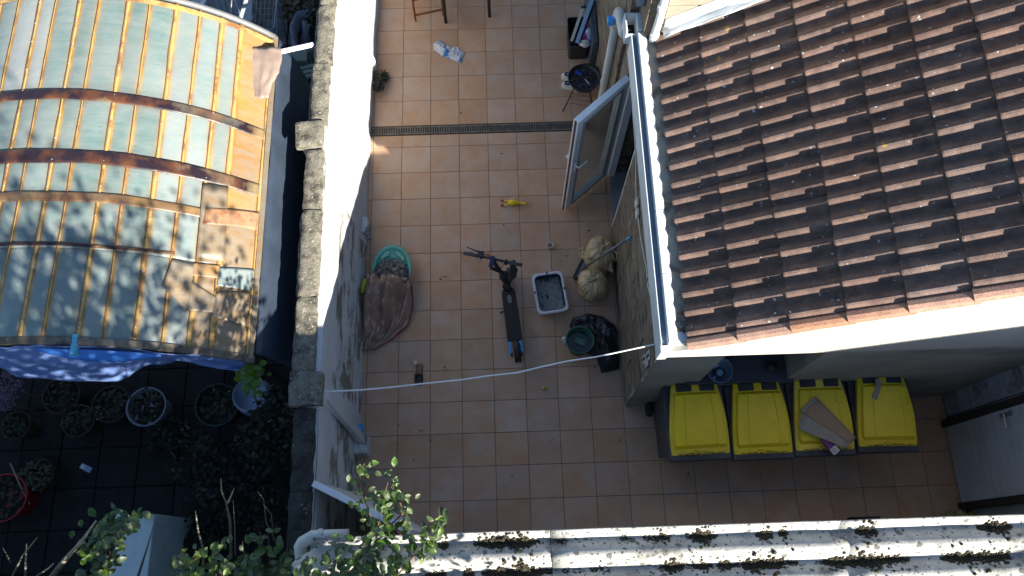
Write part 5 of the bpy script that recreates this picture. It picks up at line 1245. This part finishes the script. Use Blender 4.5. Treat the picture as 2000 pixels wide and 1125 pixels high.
for t in range(3): m.box((-.028, -.02, -.003), (-.024, .02, .003), Matrix.Rotation(t*math.pi/3, 3, 'X'), (-.026, 0, 0))
m.build('star_slot', M_pblack, o)
m = MB()
c = wallpt(1258, 705)
for k in range(5): 
    y, z = c.y+rnd.uniform(-.04, .04), c.z+rnd.uniform(-.25, .2); m.box((X0-.030, y-.03, z-.07), (X0-.018, y+.03, z+.07))
m.build('plaster_patch', mat('pale_plaster_patch', (.46, .46, .45), (.36, .35, .33), 14, .9, .4), ax, bevel=.006, world=True)
# crumbs and dead leaves on the floor
m = MB()
for (px, py) in ((779, 829), (842, 860), (808, 898), (777, 866), (1025, 448+10), (860, 545), (1040, 600-55), (1094, 510), (1108, 500), (1117, 466), (984, 440), (1150, 450), (1211, 860), (941, 842), (900, 645), (868, 718), (1162, 718), (1205, 266), (820, 840), (1000, 930), (880, 610), (795, 690), (1070, 560+90), (1290, 918), (1345, 925), (980, 300), (900, 220)):
    p = at(px, py, 0); r = rnd.uniform(.004, .011); m.lathe([(r*.5, 0), (r, .003), (r*.6, .007)], 6, p, sx=rnd.uniform(.6, 1.8), rot=rnd.random()*3, wob=.5)
for (px, py) in ((868, 540), (870, 718), (823, 842), (1342, 930), (1078, 860)):
    p = at(px, py, .004); d = Vector((rnd.uniform(-1, 1), rnd.uniform(-1, 1), 0)).normalized()*.035; m.bar(p-d, p+d, .003, .003)
o = m.build('floor_debris', M_rust, None); o['kind'] = 'stuff'; o['label'] = 'dead leaf bits and crumbs scattered over the patio tiles'; o['category'] = 'debris'

# ================================================================== plants
def leaf_mesh(mm, L_=1., wd=.62, fold=.18, name='leaf'):
    m = MB(); n = 6; rows_ = []
    for k in range(n+1):
        t = k/n; h = wd/2*math.sin(math.pi*min(1, t*.96+.02))**.75; z = -.16*t*t+.03*math.sin(t*6)
        rows_.append([m.V((t*L_, -h, z+fold*h)), m.V((t*L_, 0, z)), m.V((t*L_, h, z+fold*h))])
    for a, b in zip(rows_, rows_[1:]):
        m.F(a[0], a[1], b[1], b[0]); m.F(a[1], a[2], b[2], b[1])
    me = bpy.data.meshes.new(name); me.from_pydata(m.v, [], m.f); me.materials.append(mm)
    for p in me.polygons: p.use_smooth = True
    return me
LM = leaf_mesh(M_leaf, 1, .66, .55); LB = leaf_mesh(M_leafb, 1, .9); LD = leaf_mesh(M_leafd, 1, .5)
def add_leaf(me, parent, p, size, d, up=None):
    o = bpy.data.objects.new('leaf', me); COL.objects.link(o); o.parent = parent
    d = Vector(d).normalized(); q = d.to_track_quat('X', 'Z'); o.rotation_mode = 'QUATERNION'
    from mathutils import Quaternion
    o.rotation_quaternion = q @ Quaternion((1, 0, 0), rnd.uniform(-.6, .6)); o.location = Vector(p)-world_loc(parent); o.scale = (size,)*3
def sprig(parent, pts, me, n, size, stem=True, r=.006, spread=.05, mm=None):
    pts = [Vector(p) for p in pts]
    if stem: m = MB(); m.tube(pts, [r*(1-.7*k/(len(pts)-1)) for k in range(len(pts))], 6); m.build('stem', mm or M_stem, parent, smooth=True, world=True)
    for k in range(n):
        t = (k+.5)/n; p = curve(pts, t)+Vector((rnd.gauss(0, spread), rnd.gauss(0, spread), rnd.gauss(0, spread)))*.5
        a = rnd.random()*6.283; add_leaf(me, parent, p, size*rnd.uniform(.7, 1.25), (math.cos(a), math.sin(a), rnd.uniform(-.25, .45)))
sh1 = thing('overhanging_shrub', 'glossy green shrub growing over the left corner of the corrugated roof', 'shrub', at(700, 1110, 0))
Z = 3.35
for path, n in ((((712, 1120), (735, 1050), (745, 985), (758, 942)), 46), (((735, 1040), (712, 975), (702, 925), (712, 905)), 20), (((758, 1030), (790, 1000), (772, 965), (762, 935)), 22), (((770, 1130), (815, 1080), (840, 1040), (858, 1005)), 36),
                (((760, 1020), (790, 1050), (800, 1030)), 12), (((700, 1130), (705, 1085), (720, 1050)), 34), (((650, 1135), (655, 1095), (662, 1075)), 12), (((600, 1140), (595, 1110), (610, 1095)), 16), (((640, 1140), (680, 1115), (720, 1110)), 40), (((720, 1135), (770, 1115), (790, 1085)), 26)):
    sprig(sh1, [at(x, y, Z-.25+.06*k+rnd.uniform(-.05, .05)) for k, (x, y) in enumerate(path)], LM, int(n*1.5), .050, spread=.08)
sh2 = thing('garden_shrub', 'glossy green shrub with bare pale stems left of the corrugated roof', 'shrub', at(450, 1110, 0))
Z = 2.6
for path, n in ((((350, 1135), (360, 1105), (385, 1090)), 34), (((420, 1140), (425, 1100), (422, 1078)), 34), (((470, 1140), (480, 1110), (500, 1095)), 40), (((380, 1140), (450, 1120), (520, 1120)), 40), (((530, 1130), (525, 1075), (524, 1040)), 22), (((520, 1140), (550, 1120), (560, 1100)), 34)):
    sprig(sh2, [at(x, y, Z-.2+.08*k+rnd.uniform(-.05, .05)) for k, (x, y) in enumerate(path)], LM, int(n*1.35), .062, spread=.10)
sh3 = thing('climbing_plant', 'green climber hanging over the milky cold frame at the bottom left', 'climber', at(200, 1110, 0))
Z = 2.3
for path, n in ((((185, 1140), (182, 1090), (200, 1050), (235, 1030), (275, 1018)), 60), (((200, 1120), (215, 1085), (215, 1060)), 26), (((180, 1060), (205, 1030), (240, 1012)), 26)):
    sprig(sh3, [at(x, y, Z-.1+.05*k) for k, (x, y) in enumerate(path)], LM, int(n*1.4), .066, spread=.11)
bt_ = thing('bare_twigs', 'pale bare twigs rising in front of the dark garden bottom left', 'bare shrub', at(300, 1100, 0))
Z = 2.7
def twig(pts, r, z0=1.6, z1=2.9):
    n = len(pts); P_ = [at(x, y, z0+(z1-z0)*k/(n-1)) for k, (x, y) in enumerate(pts)]
    m = MB(); m.tube([p+Vector((n3(k, r*99, 0, 2)*.012, 0, 0)) for k, p in enumerate(P_)], [r*(1-.75*k/(n-1)) for k in range(n)], 7); m.build('twig', M_twig, bt_, smooth=True, world=True)
twig([(95, 1135), (130, 1090), (155, 1062), (186, 1018)], .024); twig([(128, 1095), (158, 1055), (172, 1048)], .009, 2.4, 2.6); twig([(20, 1130), (45, 1085), (72, 1050)], .008); twig([(50, 1128), (50, 1100), (52, 1062)], .010)
twig([(20, 1100), (12, 1080), (5, 1070)], .007); twig([(396, 1135), (397, 1075), (388, 1040), (382, 998)], .012); twig([(452, 1090), (449, 1020), (442, 982), (433, 960), (432, 935)], .011); twig([(443, 982), (452, 968), (457, 953)], .007, 2.7, 2.85)
twig([(459, 1085), (459, 1030), (455, 978)], .006); twig([(480, 1095), (476, 1075), (473, 1058)], .007); twig([(540, 1060), (520, 1020), (515, 975), (503, 960)], .005); twig([(535, 1055), (530, 1005), (515, 985)], .004); twig([(270, 1125), (285, 1075), (302, 1020)], .012, 1.0, 1.5)
twig([(70, 1125), (95, 1110), (105, 1100)], .008); twig([(500, 1090), (512, 1060), (508, 1040)], .005)
# vine over the blue planter
vn = thing('bright_vine', 'bright green leafy vine trailing beside the glasshouse corner', 'vine', at(480, 760, 0))
for k in range(110):
    px = rnd.gauss(487, 13); py = 708+abs(rnd.gauss(0, 28)); z = 1.75-(py-700)/60*.55
    a = rnd.random()*6.28; add_leaf(LB, vn, at(px, py, max(.5, z)), rnd.uniform(.035, .07), (math.cos(a), math.sin(a), rnd.uniform(-.2, .4)))
m = MB(); m.tube([at(488, 705, 1.7), at(492, 750, 1.2), at(505, 800, .6), at(520, 830, .2)], .008, 6); m.build('stem', M_stem, vn, world=True)
def bushy(nm, lab, cat, blobs, me, n, size, parent_z=0):
    t = thing(nm, lab, cat, (blobs[0][0].x, blobs[0][0].y, 0)); m = MB(); m2 = MB()
    for (c, r) in blobs:
        for k in range(n):
            d = Vector((rnd.gauss(0, 1), rnd.gauss(0, 1), rnd.gauss(0, .6))).normalized()*r*rnd.random()**.4; p = c+d; s = size*rnd.uniform(.6, 1.3)
            a = Vector((rnd.uniform(-1, 1), rnd.uniform(-1, 1), rnd.uniform(-.2, .6))).normalized(); b = a.cross(Vector((rnd.uniform(-1, 1), rnd.uniform(-1, 1), 1))).normalized()
            i = [m.V(q) for q in (p, p+a*s*.5+b*s*.3, p+a*s, p+a*s*.5-b*s*.3)]; m.F(*i)
        m2.tube([(c.x, c.y, .0), (c.x, c.y, c.z)], .008, 5)
    m.build('foliage', me, t, world=True, kind='stuff'); m2.build('stem', M_stem, t, world=True); return t
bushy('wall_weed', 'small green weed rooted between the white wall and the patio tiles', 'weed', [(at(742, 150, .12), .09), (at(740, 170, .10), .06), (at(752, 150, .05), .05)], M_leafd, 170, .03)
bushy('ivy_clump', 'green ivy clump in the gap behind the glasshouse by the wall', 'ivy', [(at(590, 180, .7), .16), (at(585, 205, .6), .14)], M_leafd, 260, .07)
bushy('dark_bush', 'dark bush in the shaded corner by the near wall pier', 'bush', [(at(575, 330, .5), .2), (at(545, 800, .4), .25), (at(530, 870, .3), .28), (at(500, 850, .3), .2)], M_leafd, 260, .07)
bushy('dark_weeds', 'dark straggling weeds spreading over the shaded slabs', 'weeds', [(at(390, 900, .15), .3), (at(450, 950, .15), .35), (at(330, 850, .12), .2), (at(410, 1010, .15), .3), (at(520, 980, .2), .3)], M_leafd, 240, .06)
# ================================================================== neighbour's pots
def pot(px, py, r_px, mm, lab, plant=False, z=.28, rim=.93, mp=None, nl=90):
    c = at(px, py, z); r = r_px/FOC*(CAM.z-z)*1.03
    t = thing('plant_pot', lab, 'plant pot', (c.x, c.y, 0), 0, 'round pots in the shaded garden')
    m = MB(); m.lathe([(r*.72, 0), (r*.95, z-.02), (r, z-.018), (r, z), (r*rim, z), (r*rim*.96, z-.06), (r*rim*.94, z-.07)], 30); m.build('pot', mm, t, smooth=False)
    m = MB(); m.grid(lambda u, v: (r*rim*.95*u*math.cos(6.2832*v), r*rim*.95*u*math.sin(6.2832*v), z-.065+.02*n3(u*4*math.cos(6.28*v), u*4*math.sin(6.28*v), r*40)), 8, 28); m.build('soil', M_soil, t, smooth=True)
    m = MB()
    for k in range(nl):
        a = rnd.random()*6.28; q = r*rim*.9*rnd.random()**.5; p = Vector((q*math.cos(a), q*math.sin(a), z-.04+rnd.random()*.10)); s = rnd.uniform(.03, .06); d = Vector((rnd.uniform(-1, 1), rnd.uniform(-1, 1), rnd.uniform(0, .6))).normalized(); b = d.cross(Vector((.1, .2, 1))).normalized()
        i = [m.V(w_) for w_ in (p, p+d*s*.5+b*s*.3, p+d*s, p+d*s*.5-b*s*.3)]; m.F(*i)
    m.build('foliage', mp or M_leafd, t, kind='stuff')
    return t
pot(119, 772, 36, M_terra, 'brown rimmed pot half under the blue tarpaulin, leftmost of its row')
pot(216, 789, 36, M_terra, 'brown rimmed pot just left of the pale rimmed pot')
pot(285, 794, 38, M_potw, 'round pot with a conspicuous pale rim below the tarpaulin', z=.30)
pot(152, 821, 31, M_terra, 'smaller brown pot in front of the row, below the other brown ones')
pot(423, 790, 42, M_potg, 'large dark green pot between the pale rimmed pot and the vine')
pot(31, 830, 27, M_terra, 'dark oval pot near the left edge of the garden')
pot(73, 927, 30, M_terra, 'brown pot with yellowish green plant beside the red tub', mp=mat('olive_leaf', (.035, .045, .016), (.045, .05, .02), 9, .6), nl=150, z=.22)
pot(6, 972, 44, M_redp, 'bright red plastic tub at the left edge of the garden', z=.30)
pot(321, 1052, 18, M_terra, 'small dark pot with a magenta flower behind the cold frame', z=.15, mp=M_pink, nl=50)
pot(400, 1050, 26, M_potg, 'dark pot hidden among the weeds behind the bare stems', z=.15)
c = at(487, 770, .42); t = thing('blue_planter', 'round blue and white planter under the bright vine', 'planter', (c.x, c.y, 0))
m = MB(); m.lathe([(.09, 0), (.17, .12), (.19, .26), (.175, .40), (.165, .42), (.155, .40), (.15, .34)], 30); m.build('pot', M_bpot, t, smooth=True)
m = MB(); m.lathe([(.001, .33), (.15, .33), (.15, .335), (.001, .335)], 20); m.build('soil', M_soil, t)
bushy('mauve_flowers', 'mauve flower cluster at the left edge below the tarpaulin', 'flowers', [(at(14, 755, .6), .14), (at(8, 785, .5), .10)], M_mauve, 200, .03)
p = at(168, 914, .02); m = MB(); m.box((-.06, -.028, 0), (.06, .028, .03)); o = m.build('blue_packet', M_paleb, None, bevel=.004); o.location = (p.x, p.y, 0); o.rotation_euler = (0, 0, -.45); tag(o, 'small pale blue packet dropped on the dark slabs', 'packet')
m = MB(); m.box((-.056, -.02, .0301), (-.01, .02, .031)); m.build('printed_end', M_print, o)
# cold frame / milky cabinet
c = [at(*q, .95) for q in ((242, 1010), (298, 1010), (285, 1090), (222, 1085))]
cf = thing('milky_cabinet', 'milky green plastic cabinet with posts standing in the dark garden', 'cabinet', (at(258, 1060, .95).x, at(258, 1060, .95).y, 0))
xa, xb = at(226, 1060, .95).x, at(290, 1060, .95).x; ya, yb = at(262, 1150, .95).y, at(262, 1012, .95).y
m = MB(); m.box((xa, ya, .05), (xb, yb, .90)); m.build('body', M_cold, cf, bevel=.012, world=True)
m = MB(); m.prism([(xa-.02, ya-.02), (xb+.02, ya-.02), (xb+.02, yb+.02), (xa-.02, yb+.02)], .902, .94); m.build('lid', M_cold, cf, bevel=.01, world=True)
for x in (xa+.02, xb-.02): m = MB(); m.box((x-.02, yb-.01, .0), (x+.02, yb+.035, 1.02)); m.build('post', M_cold, cf, bevel=.004, world=True)
m = MB(); q0, q1 = at(165, 1125, .9), at(185, 1090, .9); m.box((xa-.26, ya-.1, .0), (xa-.05, yb-.40, .60)); tag(m.build('low_box', M_cold, None, bevel=.01), 'lower milky box left of the milky cabinet at the bottom edge', 'box')
m = MB(); m.tube([at(20, 905, .3), at(40, 950, .3), at(58, 985, .2)], .008, 6); tag(m.build('thin_cane', M_twig, None), 'thin cane crossing the edge of the red tub', 'cane')
m = MB(); a, b = at(300, 1065, .12), at(420, 1075, .12); m.bar(a, b, .20, .12); tag(m.build('rotten_log', mat('dark_log', (.035, .025, .018), (.02, .016, .012), 9, .95, .6), None, bevel=.03), 'dark timber sleeper lying among weeds behind the cabinet', 'timber')

# ================================================================== top left garden
# adirondack chair
def plank(m, a, b, w_, h_): m.bar(a, b, w_, h_)
ac = thing('slatted_armchair', 'pale plastic slatted garden armchair behind the glasshouse', 'garden chair', at(448, 50, 0))
s0, s1 = at(412, 52, .34), at(474, 52, .34); W2 = (s1-s0).length; ctr = s0.lerp(s1, .5)
M_ch = mat('grey_white_chair_plastic', (.34, .37, .38), (.29, .32, .33), 5, .6)
for k in range(8):
    x = ctr.x-.24+.068*k; m = MB(); m.bar((x, ctr.y-.24, .36), (x+.02, ctr.y+.20, .28), .052, .018); m.build('seat_slat', M_ch, ac, bevel=.003, world=True)
for k in range(7):
    x = ctr.x-.19+.064*k; m = MB(); m.bar((x+.02, ctr.y+.20, .30), (x+(k-3)*.012+.02, ctr.y+.52, .98-.03*abs(k-3)), .05, .018); m.build('back_slat', M_ch, ac, bevel=.003, world=True)
for s in (-1, 1):
    m = MB(); m.bar((ctr.x+s*.32, ctr.y-.26, .56), (ctr.x+s*.29, ctr.y+.36, .56), .11, .02); m.build('armrest', M_ch, ac, bevel=.004, world=True)
    for y in (-.24, .3): m = MB(); m.bar((ctr.x+s*.29, ctr.y+y, 0), (ctr.x+s*.29, ctr.y+y, .55), .06, .03); m.build('leg', M_ch, ac, world=True)
# mesh pen / airer
mp = thing('mesh_pen', 'blue grey tubular wire mesh pen standing in the far garden', 'wire pen', at(520, 60, 0))
c00, c10, c11 = at(480, 60, .9), at(532, 58, .9), at(545, -20, .9)
m = MB(); m.tube([c00, at(528, 60, .9), at(536, 55, .9), at(544, -30, .9)], .013, 8); m.tube([c00+Vector((0, 0, -.06)), at(526, 63, .84), at(534, 70, .84), at(534, 92, .80)], .010, 8); m.tube([at(456, -10, .95), at(479, 62, .9)], .013, 8); m.tube([at(545, 0, .9), at(562, 90, .0)], .010, 8)
m.build('frame', M_bluefr, mp, smooth=True, world=True)
m = MB()
for k in range(7): x = 488+k*8.3; m.tube([at(x, 88, .72), at(x+6, -20, .9)], .0025, 4)
for k in range(9): y = 82-k*11; m.tube([at(482, y+2, .75), at(532, y, .75)], .0025, 4)
m.build('wire_mesh', M_metal, mp, world=True)
m = MB(); m.tube([at(453, -8, 1.2), at(450, 35, 1.05), at(449, 44, 1.0)], .008, 8); o = m.build('mop_stick', M_metal, None, smooth=True); tag(o, 'thin steel rod with red tip leaning over the slatted armchair', 'rod')
m = MB(); m.tube([at(449, 38, 1.03), at(449, 47, 1.0)], .013, 8); m.build('tip', M_redp, o)
m = MB(); m.bar(at(385, 32, 1.2), at(402, -8, 1.3), .05, .02); tag(m.build('pale_plank', M_wpvc, None, bevel=.003), 'pale plank sticking up behind the far arch of the glasshouse', 'plank')
m = MB(); m.bar(at(470, 35, 1.0), at(484, -10, 1.1), .035, .02); tag(m.build('grey_lath', M_ch, None, bevel=.003), 'grey lath slanting behind the slatted armchair', 'slat')
# stone basin
c = at(598, 60, .25); sb_ = thing('stone_basin', 'weathered grey stone pond basin beside the far wall', 'basin', (c.x, c.y, 0))
m = MB()
def basin(u, v):
    t = 6.2832*u; rx, ry = .19, .33
    k = (1.0, 1.03, 1.0, .80, .70, .62)[min(5, int(v*5+.01))]; z = (0, .24, .27, .27, .16, .12)[min(5, int(v*5+.01))]
    return (c.x+rx*k*math.cos(t)*(1+.12*n3(math.cos(t)*2, math.sin(t)*2, 1)), c.y+ry*k*math.sin(t)*(1+.08*n3(math.cos(t)*2, math.sin(t)*2, 4)), z+.02*n3(t, v*3, 0, 2))
m.grid(basin, 40, 5); m.build('basin', M_stone, sb_, smooth=True, world=True)
m = MB(); m.lathe([(.001, .13), (.16, .13), (.16, .14), (.001, .14)], 20, (c.x, c.y, 0), sy=1.6); m.build('dark_water', M_soil, sb_, world=True)
m = MB(); m.tube([(c.x-.03, c.y-.10, .10), (c.x-.02, c.y, .20), (c.x, c.y+.12, .27)], [.09, .04, .05], 10); m.build('spout', M_stone, sb_, smooth=True, world=True)
a = at(582, 105, .45); st = thing('garden_stool', 'pale square stool with brown block standing by the stone basin', 'stool', (a.x, a.y, 0))
m = MB(); m.box((-.10, -.09, .40), (.10, .08, .44)); m.build('top', M_glawn, st, bevel=.006)
m = MB(); m.box((-.07, .08, .36), (.06, .13, .41)); m.build('brown_block', M_card, st, bevel=.004)
for (x, y) in ((-.08, -.07), (.08, -.07), (-.08, .06), (.08, .06)): m = MB(); m.box((x-.015, y-.015, 0), (x+.015, y+.015, .40)); m.build('leg', M_glawn, st)
bn = thing('slatted_bench', 'grey green slatted bench in the gap between glasshouse and wall', 'bench', at(590, 150, 0))
for k in range(5):
    a, b = at(560, 141+k*9, .42), at(613, 128+k*9, .42); m = MB(); m.bar(a, b, .045, .02); m.build('seat_slat', M_glawn, bn, bevel=.003, world=True)
for (x, y) in ((563, 150), (608, 140), (563, 172), (608, 160)): p = at(x, y, .4); m = MB(); m.box((p.x-.02, p.y-.02, 0), (p.x+.02, p.y+.02, .405)); m.build('leg', M_glawn, bn, world=True)
bushy('straw_tuft', 'dry brown grass tuft behind the stone basin', 'grass tuft', [(at(572, 15, .2), .15), (at(590, 5, .2), .14)], mat('straw', (.16, .12, .07), (.12, .09, .05), 9, .9), 240, .10)
bushy('far_ivy', 'dark green creeper on the far end of the white wall coping', 'creeper', [(at(622, 8, 1.6), .13), (at(618, 30, 1.5), .10)], M_leafd, 200, .05)

# ================================================================== surroundings beyond the frame that shade the place
nh = thing('neighbour_house', 'tall rendered house behind the shed, outside the picture', 'house', (9, -11, 0))
m = MB(); ya, yb = -14., -9.
pts = [(5.6, 0), (15, 0), (15, 6.1), (11.4, 7.79), (5.6, 4.95)]
a = [m.V((x, yb, z)) for x, z in pts]; b = [m.V((x, ya, z)) for x, z in pts]; m.F(*a); m.F(*b[::-1])
for i in range(5): m.F(a[i], a[(i+1) % 5], b[(i+1) % 5], b[i])
m.build('wall', M_brick, nh, world=True)
gs = thing('garden_shade_block', 'long unseen block added to shade the low garden, outside the picture', 'blocker', (-3, -7, 0))  # unseen solid block, added to keep the low garden in shade
m = MB(); m.box((-8, -8.2, 0), (-.62, -5.7, 2.75)); m.build('wall', M_brick, gs, world=True)
fw2 = thing('garden_fence', 'tall timber fence on the far left of the garden, outside the picture', 'fence', (-7.4, -1, 0))
m = MB(); m.box((-7.6, -6, 0), (-7.5, 4, 2.4)); m.build('panel', M_dwood, fw2, world=True)
tr = thing('shade_tree', 'leafy tree behind the shed casting dappled shade, outside the picture', 'tree', (-.2, -7.2, 0))
m = MB(); m.tube([(-.9, -8.4, 0), (-.8, -8.3, 2), (-.6, -8, 3.6), (-.2, -7.4, 5)], [.16, .14, .10, .05], 10); m.build('trunk', M_twig, tr, smooth=True, world=True)
m = MB(); lr = random.Random(11)
for k in range(330):
    c = Vector((lr.uniform(-2.2, 1.85), lr.uniform(-7.6, -5.9), 0)); c.z = lr.uniform(3.3, 5.55)-.5*(c.y+6.5)
    if lr.random() < .12: c.z += .5
    for j in range(44):
        p = c+Vector((lr.gauss(0, .17), lr.gauss(0, .17), lr.gauss(0, .14))); s = lr.uniform(.05, .11)
        a = Vector((lr.uniform(-1, 1), lr.uniform(-1, 1), lr.uniform(-.5, .5))).normalized(); b = a.cross(Vector((lr.uniform(-1, 1), lr.uniform(-1, 1), 1))).normalized()
        i = [m.V(q) for q in (p, p+a*s*.5+b*s*.35, p+a*s, p+a*s*.5-b*s*.35)]; m.F(*i)
m.build('crown', M_leaf, tr, world=True, kind='stuff')
